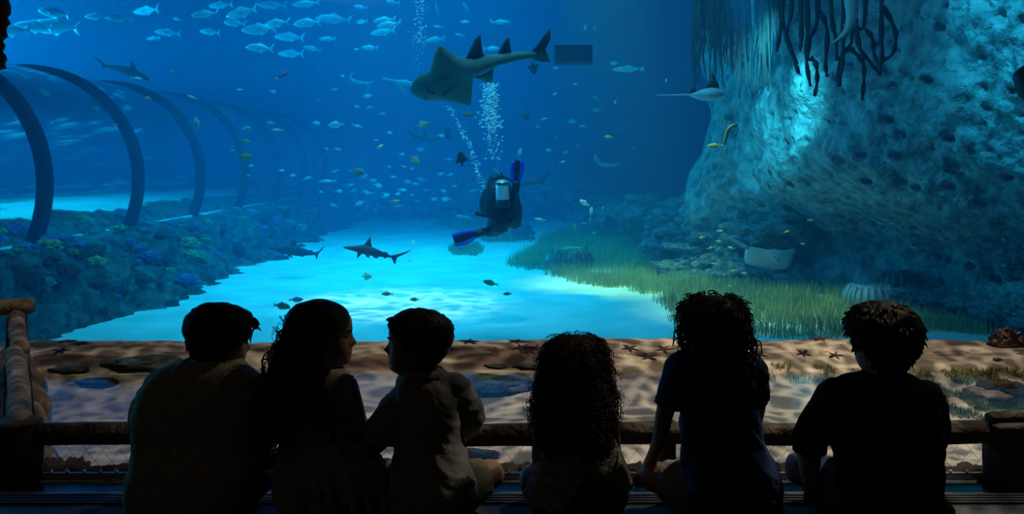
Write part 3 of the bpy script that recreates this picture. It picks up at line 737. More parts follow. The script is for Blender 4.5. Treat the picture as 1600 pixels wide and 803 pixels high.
# ================================================================== animals
m_shark = mat('shark_skin', (0.025, 0.03, 0.036), (0.045, 0.05, 0.06), 5, 0.7, spec=0.2)
m_guitar = mat('guitarfish_skin', (0.10, 0.17, 0.14), (0.15, 0.22, 0.18), 4, 0.65, 0.3, 20)
m_gdark = mat('guitarfish_fin', (0.03, 0.035, 0.04), (0.05, 0.055, 0.06), 6, 0.6)
m_pale = mat('pale_belly', (0.42, 0.48, 0.50), (0.55, 0.60, 0.60), 4, 0.6)
m_dim = mat('dim_belly', (0.14, 0.17, 0.19), (0.2, 0.23, 0.25), 4, 0.7)
m_batdark = mat('dark_fish', (0.02, 0.022, 0.03), rough=0.6)
FYV = V((0, 1, 0))
def frontal(Y, lean=0.0, x0=800):
    return lambda px, py: P(px, py, Y + lean * (px - x0) * Y / F)
def eye(parent, p, r, n='eye'):
    b = MB(); b.ell(p, (r, r, r), 8, 6); return b.build(n, m_eye, parent)

# bowmouth guitarfish gliding above the diver, belly towards the window
Y = 11.5; D = V((-0.05, 0.72, 0.69)); pl = slab_plane(P(720, 120, Y), D)
g = MB()
g.loft([(641, 139, 643, 146, .01), (645, 128, 650, 151, .035), (655, 118, 664, 157, .06), (668, 113, 684, 157, .08), (672, 112, 696, 157, .09), (674, 100, 706, 160, .085), (678, 86, 716, 162, .08),
        (684, 71, 735, 166, .075), (690, 71, 737, 150, .085), (700, 80, 738, 135, .10), (712, 88, 740, 122, .11), (727, 93, 743, 118, .11), (745, 92, 755, 112, .10), (760, 87, 768, 106, .09), (780, 85, 786, 99, .07),
        (805, 82, 808, 94, .05), (828, 81, 830, 91, .035), (838, 82, 840, 89, .02)], pl, D, 22, 1.25)
def fin(mb, pts, pl_, Dn, t): mb.plate([pl_(x, y) for x, y in pts], Dn, t)
gf = g.build('guitarfish', m_guitar); tag(gf, 'large bowmouth guitarfish gliding belly-on above the diver', 'ray')
pf = slab_plane(P(720, 120, Y) + D * .03, D)
for nm, pts, mm in [('dorsal_fin', [(727, 94), (733, 80), (742, 62), (751, 53), (752, 66), (754, 82), (758, 88), (745, 95)], m_gdark),
                    ('dorsal_fin', [(776, 86), (783, 74), (790, 62), (796, 57), (797, 70), (799, 83), (790, 87)], m_gdark),
                    ('tail_fin', [(828, 84), (838, 72), (848, 58), (860, 44), (860, 60), (852, 78), (856, 88), (860, 96), (845, 96), (832, 92)], m_gdark),
                    ('pelvic_fin', [(740, 120), (748, 118), (770, 108), (771, 104), (770, 122), (768, 130), (755, 126)], m_guitar)]:
    b = MB(); fin(b, pts, pf, D, .02); b.build(nm, mm, gf)
b = MB(); pm = slab_plane(P(720, 120, Y) - D * .085, D); b.tube(spline([pm(664, 133), pm(667, 140), pm(672, 145), pm(680, 146)], 8), .009, 6); b.tube([pm(664, 152), pm(668, 155)], .009, 6); b.build('mouth', m_gdark, gf)

b = MB()
for i in range(5):
    for (x0, y0), (x1, y1) in (((683 + 5 * i, 128 - 1.5 * i), (686 + 5 * i, 124 - 1.5 * i)), ((690 + 5 * i, 151 - 3.2 * i), (694 + 5 * i, 147 - 3.2 * i))): b.tube([pm(x0, y0), pm(x1, y1)], .006, 5)
b.build('gill_slits', m_gdark, gf)
# two dark sharks over the sand, a third shark up left and others
def shark(name, st, fins, Y, label, m=m_shark, lean=0.0, eyep=None, wid=1.0):
    pl_ = frontal(Y, lean, st[0][0]); b = MB()
    b.loft([(x, yt, x2, yb, max(.01, wid * (yb - yt) * Y / F * .42)) for x, yt, x2, yb in st], pl_, FYV, 14)
    for f_ in fins: fin(b, f_, pl_, FYV, .014 * Y / 14)
    o = b.build(name, m); tag(o, label, 'shark')
    if eyep: eye(o, pl_(*eyep) - V((0, .03 * Y / 14, 0)), .012)
    return o
shark('reef_shark', [(536, 386, 537, 387), (540, 385, 541, 389), (551, 384, 552, 392), (560, 383, 561, 395), (569, 382, 570, 397.5), (580, 385, 580, 399.5), (590, 389.5, 589, 401), (598, 393, 597, 401.5), (609, 398.5, 608, 402.5), (614, 399.5, 614, 402)],
      [[(568, 384), (573, 377), (579, 368.5), (579.5, 377), (581, 386)], [(559, 393), (566, 396), (562, 400), (558, 404), (558, 398)], [(570, 397), (577, 399), (576.5, 403.5), (573, 401)], [(583, 400), (592, 401), (589, 404), (584, 402.5)], [(598, 401), (605, 402), (601, 404)], [(600, 393), (606, 394.5), (605, 398)],
       [(606, 399), (612, 399), (625, 396), (644, 389.5), (636, 395), (622, 401.5), (618, 405), (617.5, 414), (614, 408), (611, 402)]], 14.5, 'dark slim reef shark swimming left over the bright sand, right of a pair', eyep=(543, 386.5))
shark('reef_shark', [(419, 387.5, 420, 388.5), (426, 386, 426, 391), (436, 384.5, 436, 395), (446, 383, 446, 397.5), (455, 382, 455, 399), (466, 384.5, 466, 400), (478, 389, 477, 399.5), (487, 392.5, 486, 399), (493, 394.5, 493, 398)],
      [[(452, 383.5), (456, 377), (461.5, 369), (462.5, 377), (464, 385)], [(447, 396), (454, 398), (458, 404), (452, 401)], [(466, 399), (476, 399), (473, 402)], [(483, 391), (488, 390.5), (488, 394)],
       [(491, 394), (497, 393), (508, 383), (503, 391), (497, 397), (495, 406), (492.5, 399)]], 18, 'greyer reef shark swimming left close to the reef wall, left of a pair', eyep=(424, 388))
shark('reef_shark', [(143, 86, 144, 88), (155, 93, 154, 97), (167, 102, 167, 106), (185, 102, 184, 112), (200, 104, 199, 118), (212, 108, 210, 122), (224, 115, 222, 124), (233, 122, 232, 126)],
      [[(202, 106), (205, 94), (208, 96), (214, 110)], [(158, 97), (168, 103), (160, 108)], [(205, 119), (214, 121), (222, 128)]], 19, 'dim dark shark high above the tunnel ribs, nose pointing right')
shark('reef_shark', [(636, 206, 637, 208), (648, 208, 648, 215), (662, 211, 661, 220), (676, 214, 675, 221), (690, 211, 690, 216), (698, 208, 698, 212)],
      [[(660, 212), (664, 205), (670, 214)], [(695, 211), (697, 197), (699, 188), (702, 200), (706, 216), (701, 219)]], 20, 'faint shark passing below the guitarfish with an upright dark tail')
shark('reef_shark', [(800, 284, 801, 290), (815, 282, 815, 291), (830, 281, 830, 289), (842, 280, 842, 286)],
      [[(838, 281), (850, 272), (863, 264), (858, 273), (850, 282), (851, 290), (844, 286)]], 20, 'shark half hidden behind the diver, its tail raised')
shark('reef_shark', [(376, 86, 377, 88), (386, 94, 385, 97), (396, 97, 395, 101), (408, 97, 408, 102)], [[(374, 84), (385, 93), (388, 104), (382, 96)]], 24, 'very faint dark shark tail in the deep blue below the jacks')
def pale(name, st, fins, Y, label, cat):
    pl_ = frontal(Y); b = MB(); b.loft([(x, yt, x2, yb, max(.01, .03 * Y / 14)) for x, yt, x2, yb in st], pl_, FYV, 12)
    for f_ in fins: fin(b, f_, pl_, FYV, .012)
    return tag(b.build(name, m_dim), label, cat)
pale('pale_shark', [(552, 113, 548, 115), (549, 120, 546, 122), (554, 124, 550, 128), (564, 127, 560, 132), (574, 129, 573, 133), (582, 127, 582, 130)], [[(572, 130), (579, 132), (575, 143), (570, 145), (576, 139)], [(577, 128), (584, 124), (580, 130)]], 24, 'pale shark with body bent in a curve left of the guitarfish', 'shark')
pale('pale_guitarfish', [(597, 121, 597, 124), (612, 124, 612, 127), (624, 125, 622, 133), (632, 124, 630, 136), (640, 127, 640, 133), (652, 129, 652, 131)], [[(622, 131), (632, 135), (638, 150), (630, 146)]], 22, 'pale hazy ray behind the snout of the guitarfish', 'ray')
pale('pale_guitarfish', [(712, 335, 712, 337), (718, 335, 717, 342), (724, 337, 722, 341), (732, 338, 731, 342), (740, 341, 739, 343)], [[(718, 340), (724, 341), (726, 348)], [(728, 339), (734, 333), (732, 341)], [(733, 340), (737, 344), (742, 346), (738, 340)]], 20, 'small grey ray on the sand left of the diver', 'ray')
pale('pale_ray', [(931, 240, 928, 246), (934, 248, 931, 252), (940, 254, 936, 258), (950, 256, 948, 262), (962, 256, 962, 261), (971, 253, 971, 256)], [], 22, 'faint pale shark curled in the haze right of the diver', 'shark')

# eagle ray in front of the cliff edge
Y = 12.5; b = MB(); pl_ = frontal(Y)
b.loft([(1076, 147.5, 1077, 149.5, .02), (1086, 144, 1086, 153, .12), (1098, 139, 1097, 157, .22), (1110, 137, 1108, 158, .26), (1120, 138, 1118, 156, .22), (1127, 144, 1127, 152, .12), (1132, 146, 1132, 149, .03)], pl_, FYV, 16)
b.tube([pl_(1080, 148), pl_(1055, 148.5), pl_(1026, 148.5)], [.018, .011, .005], 6)
er = tag(b.build('eagle_ray', m_pale), 'small ray with raised dark wing and long thin tail by the cliff edge', 'ray')
b = MB(); fin(b, [(1098, 142), (1106, 130), (1111, 114), (1113, 112), (1117, 120), (1123, 132), (1124, 141), (1112, 140)], frontal(Y + .05), V((0, 1, .1)), .03); b.build('wing', m_batdark, er)
b = MB(); fin(b, [(1076, 147), (1080, 138), (1081, 134), (1086, 137), (1088, 145)], frontal(Y), FYV, .02); b.build('wing', m_batdark, er)
# stingray lying against the boulders
Y = 16.0; D = V((0.25, -0.8, 0.55)); pl_ = slab_plane(P(1205, 403, Y), D); b = MB()
b.loft([(1165, 388, 1163, 404, .02), (1170, 385, 1165, 412, .035), (1184, 387, 1178, 416, .05), (1198, 390, 1190, 418, .07), (1211, 389, 1201, 420, .075), (1222, 391, 1212, 421, .065), (1233, 390, 1222, 421, .04), (1240, 388, 1229, 420, .025), (1244, 390, 1235, 414, .012)], pl_, D, 22, 1.3)
b.tube(spline([pl_(1168, 388), pl_(1152, 379), pl_(1140, 374), pl_(1134, 373)], 10), [.045 - .0035 * i for i in range(10)], 6)
sr = tag(b.build('stingray', mat('stingray_skin', (0.16, 0.22, 0.26), (0.26, 0.32, 0.35), 2.5, 0.7, 0.3, 12)), 'pale blue-grey stingray resting against the boulders at the cliff foot', 'ray')
for ex, ey in ((1207, 404), (1213, 409)): eye(sr, pl_(ex, ey) + D.normalized() * .07, .016)
# tail of a pale ray above the roots
Y = 10.6; b = MB(); b.tube(spline([P(1330, -60, Y), P(1330, 0, Y), P(1331, 22, Y), P(1325, 45, Y), P(1312, 60, Y), P(1296, 70, Y)], 20), [.085, .085, .084, .082, .08, .078, .074, .07, .066, .06, .054, .048, .042, .037, .032, .027, .022, .017, .012, .006], 10)
fin(b, [(1327, 28), (1322, 36), (1316, 39), (1324, 42)], frontal(Y), FYV, .01)
tag(b.build('ray_tail', mat('tail_skin', (0.40, 0.36, 0.34), (0.5, 0.46, 0.44), 5, .6)), 'pale curved tail of a big ray hanging in front of the roots', 'ray')
# black grouper entering at the right edge
Y = 7.5; b = MB(); pl_ = frontal(Y)
b.loft([(1584, 118, 1585, 124, .03), (1590, 110, 1590, 134, .07), (1598, 103, 1597, 152, .12), (1612, 98, 1610, 162, .15), (1640, 92, 1640, 166, .16), (1680, 96, 1680, 160, .13), (1715, 112, 1715, 146, .08), (1735, 122, 1735, 138, .04)], pl_, FYV, 18)
fin(b, [(1730, 124), (1765, 105), (1760, 130), (1765, 156), (1730, 137)], pl_, FYV, .02); fin(b, [(1610, 101), (1640, 84), (1690, 84), (1700, 104)], pl_, FYV, .015)
bg = tag(b.build('grouper', m_batdark), 'black grouper head entering the picture at the right edge', 'fish')
b = MB(); b.ell(P(1586, 121.5, Y) - V((0, .05, 0)), (.028, .03, .010), 8, 6); b.build('lip', mat('grouper_lip', (0.12, 0.3, 0.36), rough=.4), bg); eye(bg, P(1596, 116, Y) - V((0, .11, 0)), .016)

# ------------------------------------------------------------------ small fish
def fish_mesh(name, m, dep, wid, fork=0.17, dors=0.05, bend=0.0, tall=0.0):
    tab = [(-.5, .0, .0), (-.47, .22, .35), (-.40, .52, .62), (-.28, .82, .9), (-.12, 1, 1), (.05, .93, .92), (.2, .62, .62), (.3, .30, .32), (.37, .15, .14), (.40, .13, .10)]
    b = MB(); R = []
    def bx(x): return bend * (max(0, x) ** 2)
    for i in range(13):
        x = -.49 + .89 * i / 12; h, w_ = sm_tab(tab, x)
        h = max(h, .03) * dep; w_ = max(w_, .03) * wid
        R.append([V((-x, bx(x) + w_ * math.sin(q), h * math.cos(q))) for q in [2 * PI * j / 10 for j in range(10)]])
    b.rings(R)
    def pt(x, z, y=0): return V((-x, bx(x) + y, z))
    b.plate([pt(.36, .03), pt(.43, fork * .55), pt(.53, fork), pt(.46, fork * .25), pt(.45, 0), pt(.46, -fork * .25), pt(.53, -fork), pt(.43, -fork * .55), pt(.36, -.03)], (0, 1, 0), .008)
    if tall:
        b.plate([pt(-.15, dep * .9), pt(.05, dep + tall), pt(.22, dep + tall * 1.1), pt(.2, dep * .5)], (0, 1, 0), .01)
        b.plate([pt(-.1, -dep * .9), pt(.08, -dep - tall), pt(.22, -dep - tall * .9), pt(.2, -dep * .5)], (0, 1, 0), .01)
    else:
        b.plate([pt(-.12, dep * .95), pt(-.02, dep + dors), pt(.08, dep * .9 + dors * .4), pt(.28, dep * .3 + dors * .3), pt(.25, dep * .3)], (0, 1, 0), .008)
        b.plate([pt(.02, -dep * .9), pt(.06, -dep - dors * .7), pt(.14, -dep * .75 - dors * .3), pt(.28, -dep * .3 - dors * .2), pt(.24, -dep * .3)], (0, 1, 0), .008)
    for s_ in (-1, 1): b.plate([pt(-.2, -.02, s_ * wid * .9), pt(-.1, .01, s_ * wid * 1.25), pt(-.03, -.05, s_ * wid * 1.5), pt(-.12, -.06, s_ * wid * 1.2)], (0, 1, .2), .005)
    return b.mesh(name, m)
m_jack = mat('jack_silver', (0.20, 0.30, 0.38), (0.42, 0.50, 0.55), 3, 0.35, metal=0.2)
m_jackb = mat('jack_dim', (0.24, 0.34, 0.42), (0.40, 0.50, 0.56), 3, 0.4, metal=0.1)
m_yel = mat('yellow_fish', (0.62, 0.60, 0.10), (0.72, 0.66, 0.20), 6, .5)
m_wht = mat('white_fish', (0.78, 0.80, 0.74), (0.62, 0.70, 0.62), 5, .45)
m_cream = mat('cream_fish', (0.85, 0.80, 0.50), (0.75, 0.75, 0.6), 5, .45)
m_grn = mat('green_fish', (0.22, 0.32, 0.14), (0.42, 0.48, 0.22), 6, .5)
m_olive = mat('olive_fish', (0.10, 0.13, 0.09), (0.22, 0.24, 0.14), 6, .5)
m_tang = mat('blue_tang', (0.05, 0.12, 0.55), (0.30, 0.40, 0.80), 3, .5, stretch=(1, 1, 5))
m_pinkf = mat('pink_fish', (0.80, 0.55, 0.50), (0.85, 0.75, 0.7), 6, .5)
KM = {}
for kk, m_, dep, wid, fork, dors, tall in [('jack', m_jack, .15, .065, .19, .05, 0), ('jackb', m_jackb, .13, .06, .19, .05, 0), ('oval', m_wht, .19, .06, .12, .05, 0), ('ovalb', m_jackb, .21, .06, .11, .05, 0), ('yellow', m_yel, .16, .07, .11, .05, 0), ('ygreen', m_grn, .16, .07, .11, .05, 0),
                               ('cream', m_cream, .24, .06, .10, .06, .08), ('olive', m_olive, .17, .07, .13, .05, 0), ('slim', m_jackb, .09, .05, .10, .03, 0), ('slimw', m_wht, .11, .055, .10, .03, 0), ('bat', m_batdark, .27, .06, .16, .05, .14), ('pink', m_pinkf, .14, .06, .1, .04, 0), ('tang', m_tang, .13, .05, .12, .03, 0)]:
    KM[kk] = [fish_mesh('fish_' + kk, m_, dep, wid, fork, dors, bd, tall) for bd in (0.0, .35, -.35)]
random.seed(5)
NFISH = 0
def fish(kind, px, py, length, d, tilt, Y, label, group=None, name='fish', yaw=None, bend=None):
    """d: 'L' nose to the left, 'R' to the right; tilt degrees nose up; yaw swings the nose off the picture plane"""
    global NFISH; NFISH += 1
    yaw = ru(-25, 25) if yaw is None else yaw
    s = length * Y / F / max(.35, math.cos(math.radians(yaw)))
    Rm = M.Rotation(math.radians((180 if d == 'L' else 0) + yaw), 4, 'Z') @ M.Rotation(math.radians(-tilt), 4, 'Y')
    o = put(name, KM[kind][(NFISH % 3) if bend is None else bend], None, M.Translation(P(px, py, Y)) @ Rm @ M.Scale(s, 4))
    tag(o, label, 'fish', group)
    if length >= 17:
        b = MB()
        for s_ in (-1, 1): b.ell((.37, s_ * .034, .025), (.018, .012, .018), 6, 5)
        me = EYES.get('e') or EYES.setdefault('e', b.mesh('fish_eyes', m_eye)); e = put('eye', me, None); e.parent = o
    return o
EYES = {}
SCH = 'jacks of the school near the surface'
J = [('jack', 85, 20, 52, 'L', 10, 'upper one of the left end of the school, above the long pair'), ('jack', 14, 48, 62, 'L', -4, 'cut by the left picture edge'), ('jack', 52, 42, 60, 'L', 4, 'behind the head of the longest one at the left'), ('jack', 84, 42, 78, 'L', 3, 'longest one at the left end'),
     ('jack', 149, 26, 32, 'L', 0, 'first of two level ones right of the longest'), ('jack', 187, 28, 38, 'L', 0, 'second of two level ones right of the longest'), ('jackb', 229, 17, 48, 'L', -3, 'dim one above the gap in the school'), ('jack', 277, 30, 15, 'L', 15, 'tiny foreshortened one beside the gap'), ('jackb', 262, 51, 38, 'L', 4, 'dim one below the tiny foreshortened one'), ('jackb', 240, 60, 22, 'L', -5, 'lowest dim one left of the gap'),
     ('jack', 320, 22, 40, 'L', -8, 'with spread tail at the left of the dense part'), ('jack', 377, 20, 54, 'L', -12, 'bright one crossing the top of the dense part'), ('jackb', 328, 50, 34, 'L', 6, 'dim one with bright tail under the dense part'), ('jack', 366, 36, 36, 'L', 6, 'in the middle row above the bright round one'), ('jack', 405, 46, 56, 'L', -3, 'bright round-bodied one in the middle of the dense part'),
     ('jack', 406, 75, 44, 'L', 4, 'lowest bright one under the dense part'), ('jack', 432, 36, 40, 'L', -4, 'right behind the bright round-bodied one'), ('jackb', 452, 58, 50, 'L', 4, 'dim one with wide tail below the middle row'), ('jack', 480, 36, 46, 'L', -4, 'stout one leading the long faint pair'), ('jackb', 521, 30, 56, 'L', 2, 'long faint one behind the stout one'),
     ('jackb', 512, 61, 26, 'L', 0, 'short blunt one alone below the middle row'), ('jackb', 455, 84, 44, 'L', 2, 'faint one at the lowest edge of the school'), ('jackb', 488, 76, 28, 'L', 14, 'turning one at the lowest edge of the school'), ('jack', 565, 34, 20, 'L', 0, 'short bright one with a large forked tail'), ('jack', 601, 32, 36, 'L', -6, 'upper one of three stacked at the right end'), ('jack', 607, 39, 38, 'L', -6, 'middle one of three stacked at the right end'), ('jackb', 598, 50, 42, 'L', -5, 'lowest of three stacked at the right end'),
     ('jack', 578, 75, 26, 'L', 0, 'small stubby one below the stacked three'), ('slimw', 557, 77, 9, 'L', 0, 'tiny bright one leading the stubby one'), ('jackb', 563, 11, 22, 'L', 10, 'hazy one near the surface at the middle'), ('jackb', 478, 6, 42, 'L', -8, 'hazy one at the upper edge left of the middle'), ('jackb', 425, 8, 46, 'L', 0, 'hazy one at the upper edge over the dense part'), ('jackb', 345, 8, 40, 'L', -5, 'hazy one at the upper edge above the spread tail'), ('jackb', 613, 4, 18, 'L', 0, 'hazy short one at the upper edge near the bubbles'),
     ('jackb', 684, 42, 16, 'L', 8, 'small one between bubbles and guitarfish'), ('jackb', 718, 55, 16, 'L', 10, 'small one right beside the first dorsal fin of the guitarfish'), ('jackb', 727, 34, 16, 'L', 5, 'small one straight above the first dorsal fin'), ('jackb', 728, 11, 14, 'L', 40, 'small one near the surface above the first dorsal fin'), ('jackb', 782, 35, 32, 'R', 0, 'faint one above the second dorsal fin of the guitarfish'), ('jackb', 680, 62, 30, 'L', -8, 'faint one just above the guitarfish wing tip'), ('jackb', 683, 15, 14, 'L', 70, 'faint upright one near the surface right of the bubbles'), ('jackb', 768, 76, 26, 'R', 0, 'faint one between the dorsal fins of the guitarfish')]
for i, (kk, px, py, ln, d, t, wh) in enumerate(J):
    fish(kk, px, py, ln, d, t, (19 if ln > 30 else 23) + (i % 5) * .6 if kk == 'jack' else 24 + (i % 4) * .7, 'silvery blue jack, ' + wh, SCH, 'jack', yaw=ru(-15, 15) if ln > 20 else ru(-50, 50))
t_ = fish('tang', 442, 117, 26, 'R', 38, 11, 'small blue tang with a yellow tail below the jacks', None, 'blue_tang', 10, 0)
b = MB(); b.plate([V((-.33, 0, .03)), V((-.43, 0, .13)), V((-.55, 0, .15)), V((-.47, 0, 0)), V((-.55, 0, -.12)), V((-.43, 0, -.11)), V((-.33, 0, -.03))], (0, 1, 0), .02)
yt = b.build('tail_fin', m_yel); yt.parent = t_; yt['label'] = 'yellow tail fin'
FL = [('slimw', 300, 152, 18, 'L', 20, 12, 'white slim fish beside the third rib of the tunnel, near its top'), ('oval', 308, 192, 20, 'L', 70, 11, 'pale fish swimming steeply up between third and fourth rib'), ('ovalb', 385, 201, 18, 'R', 0, 14, 'round grey-blue fish at the crown of the fourth rib'),
      ('ygreen', 384, 221, 19, 'R', -12, 13, 'yellow-green fish below the round grey-blue one'), ('ygreen', 382, 245, 27, 'R', 2, 12, 'largest greenish fish crossing the fourth rib'), ('slimw', 363, 235, 9, 'R', 0, 13, 'tiny pale fish on the edge of the fourth rib'), ('oval', 392, 259, 10, 'R', 0, 14, 'small pale fish right under the largest greenish one'), ('yellow', 388, 274, 7, 'R', 10, 15, 'tiny yellowish fish lowest by the fourth rib'),
      ('slimw', 434, 203, 20, 'L', 2, 13, 'bright blue-white fish left of the deep blue open water'), ('ygreen', 423, 192, 13, 'L', 0, 16, 'dim greenish fish above the bright blue-white one'), ('oval', 440, 266, 9, 'R', 0, 15, 'small pale fish at the fifth rib'), ('ovalb', 457, 274, 12, 'R', 0, 17, 'dim blue fish right of the fifth rib'), ('slimw', 375, 140, 11, 'L', 0, 16, 'pale sliver above the fourth rib'), ('ovalb', 426, 143, 12, 'R', -10, 18, 'dim sliver under the blue tang'), ('ygreen', 271, 111, 11, 'L', -10, 15, 'small greenish fish above the third rib'),
      ('cream', 231, 154, 12, 'L', 0, 11, 'small yellow-white fish in front of the third rib crown'), ('ovalb', 178, 196, 12, 'L', -20, 13, 'small pale fish in front of the second rib'), ('ovalb', 25, 232, 9, 'L', 30, 12, 'tiny pale fish left of the first rib foot'), ('slimw', 214, 122, 18, 'R', -6, 17, 'pale slim fish under the dim shark'),
      ('ovalb', 525, 195, 24, 'L', -6, 16, 'oval grey-blue fish in the open water left of the angelfish'), ('ovalb', 557, 269, 30, 'R', -6, 12, 'big oval silver fish with bright outline facing right'), ('pink', 510, 232, 8, 'R', -20, 13, 'tiny pinkish fish leading a pair'), ('pink', 527, 233, 13, 'R', -10, 13, 'pinkish-blue fish behind the tiny pinkish one'), ('ygreen', 594, 229, 11, 'R', 30, 15, 'thin green fish in the open water above the reef'),
      ('cream', 649, 250, 20, 'R', -40, 11, 'bright cream angelfish with a dark tail'), ('cream', 661, 195, 20, 'R', 10, 12, 'pale yellow deep-bodied fish left of the bubble trail'), ('bat', 721, 248, 24, 'L', 80, 12.5, 'dark batfish beside the bubble trail left of the diver'), ('bat', 833, 106, 20, 'R', -80, 15, 'dark batfish hanging below the guitarfish tail'), ('bat', 822, 180, 18, 'R', -80, 19, 'dim batfish right of the bright bubbles'), ('slimw', 631, 260, 9, 'R', -20, 13, 'tiny bright blue fish left of the angelfish'),
      ('ygreen', 617, 315, 16, 'R', 5, 14, 'yellow-edged fish above the far reef'), ('slim', 512, 283, 26, 'L', -2, 17, 'slender pale fish above the reef wall end'), ('olive', 730, 179, 20, 'R', 4, 13, 'olive fish right under the guitarfish wing'), ('ovalb', 689, 212, 12, 'R', 0, 18, 'dim fish beside the faint shark'),
      ('yellow', 951, 214, 15, 'L', 4, 14, 'yellow fish in open water left of the cliff'), ('slimw', 879, 253, 11, 'R', 20, 14, 'bright sliver above the shark tail right of the diver'), ('slimw', 867, 147, 8, 'R', 20, 16, 'pale sliver between guitarfish tail and cliff, lower'), ('slimw', 900, 131, 10, 'L', -10, 16, 'pale sliver between guitarfish tail and cliff, upper'), ('oval', 961, 160, 8, 'R', 60, 15, 'small blue-white fish at the edge of the cliff shade'), ('slimw', 1041, 126, 6, 'R', 80, 14, 'tiny pale fish in the dark beside the ray tail'), ('slim', 982, 108, 50, 'L', 0, 22, 'long faint pale fish near the cliff shade'), ('yellow', 1003, 109, 7, 'R', 60, 20, 'tiny greenish fish at the nose of the long faint one'),
      ('slim', 849, 186, 12, 'R', 15, 18, 'small faint fish right of the dim batfish'), ('ovalb', 812, 238, 14, 'R', 70, 17, 'faint blue fish beside the raised fin of the diver'), ('ovalb', 913, 317, 18, 'L', 30, 18, 'pale blue fish nosing down to the grass'), ('ovalb', 924, 330, 14, 'R', 80, 18, 'rounded pale fish under the one nosing down'), ('slimw', 844, 343, 20, 'L', 8, 13, 'white-blue slim fish over the grass right of the diver'), ('yellow', 898, 355, 8, 'R', 80, 14, 'tiny upright yellow fish over the grass, nearest to the diver'), ('yellow', 928, 364, 10, 'R', 20, 14, 'small yellow fish low over the sea grass'), ('yellow', 942, 325, 7, 'R', 80, 15, 'tiny upright yellow fish highest over the grass'), ('yellow', 922, 344, 8, 'R', 80, 15, 'tiny upright yellow fish in the middle over the grass'), ('oval', 912, 349, 6, 'R', 0, 15, 'tiny pale fish among the upright yellow ones'), ('slimw', 353, 0, 6, 'R', 0, 16, ''),
      ('cream', 573, 432, 18, 'R', 2, 13.5, 'bright yellowish fish over the white sand below the dark shark'), ('olive', 440, 478, 30, 'R', -3, 11.5, 'dark olive fish with yellow tail left of the girl with long hair'), ('olive', 463, 468, 22, 'R', 0, 13, 'olive fish just behind the dark olive one'), ('olive', 605, 459, 18, 'L', 4, 14, 'olive fish over the white sand patch'), ('olive', 648, 468, 16, 'L', 0, 13.5, 'bluish olive fish above the profile boy'), ('olive', 766, 442, 24, 'L', 12, 13, 'grey slim fish over the sand, nose down left'), ('olive', 793, 459, 14, 'L', 0, 13, 'small dim fish low over the sand right of the slim grey one'), ('cream', 646, 378, 6, 'R', 0, 15, 'tiny yellow fish right of the dark shark tail'),
      ('slim', 540, 375, 8, 'L', 0, 20, 'tiny grey fish above the nose of the dark shark'), ('slim', 640, 408, 9, 'R', 0, 17, 'tiny blue fish behind the shark tail'), ('slim', 929, 44, 9, 'R', 70, 14, 'tiny dark fish high in the blue right of the guitarfish tail'), ('slimw', 914, 43, 10, 'R', 70, 19, 'tiny pale fish high in the blue beside a darker one')]
for kk, px, py, ln, d, t, Y, lab in FL:
    if lab: fish(kk, px, py, ln, d, t, Y, lab, 'reef fish in the open water', yaw=ru(-20, 20))
YF_ = [(1125, 361, 'highest on the boulders, near the cliff'), (1097, 371, 'at the left end of the boulders, upper'), (1122, 377, 'in the middle of the upper boulders'), (1142, 387, 'just under the stingray tail'), (1110, 387, 'left of the stingray tail tip'), (1088, 410, 'lower left on the boulders, first of two'), (1115, 412, 'lower left on the boulders, second of two'), (1146, 423, 'below the stingray wing, upper'), (1162, 427, 'below the stingray wing, right'), (1141, 447, 'lowest, over the grass edge'),
       (1229, 362, 'on the cliff face above the stingray'), (1255, 381, 'right of the stingray nose'), (1266, 344, 'on the cliff face over the left starfish'), (1480, 325, 'dim one on the right cliff, highest'), (1523, 353, 'on the right cliff beside a hole'), (1568, 374, 'near the right edge, upper'), (1568, 415, 'near the right edge, lower'), (1428, 387, 'dim one right of the cave'), (1490, 400, 'tiny one low on the right cliff')]
for i, (px, py, wh) in enumerate(YF_):
    fish('yellow', px, py, 10 if i != 18 else 7, 'L' if i % 2 else 'R', ru(-10, 20), 15.0 if px < 1300 else 11.5, 'small yellow-green fish ' + wh, 'yellow-green fish along the cliff')
fish('yellow', 1117, 228, 24, 'L', -2, 13, 'yellow-green fish in front of the cliff edge below the ray', None)
e_ = MB(); e_.tube(spline([P(1131, 226, 13), P(1134, 215, 13), P(1137, 204, 13), P(1144, 197, 13), P(1152, 195, 13)], 14), [.02 + .012 * math.sin(i / 13 * PI) for i in range(14)], 8); tag(e_.build('eel', m_olive), 'thin curved olive eel rising from behind the yellow-green fish', 'eel')
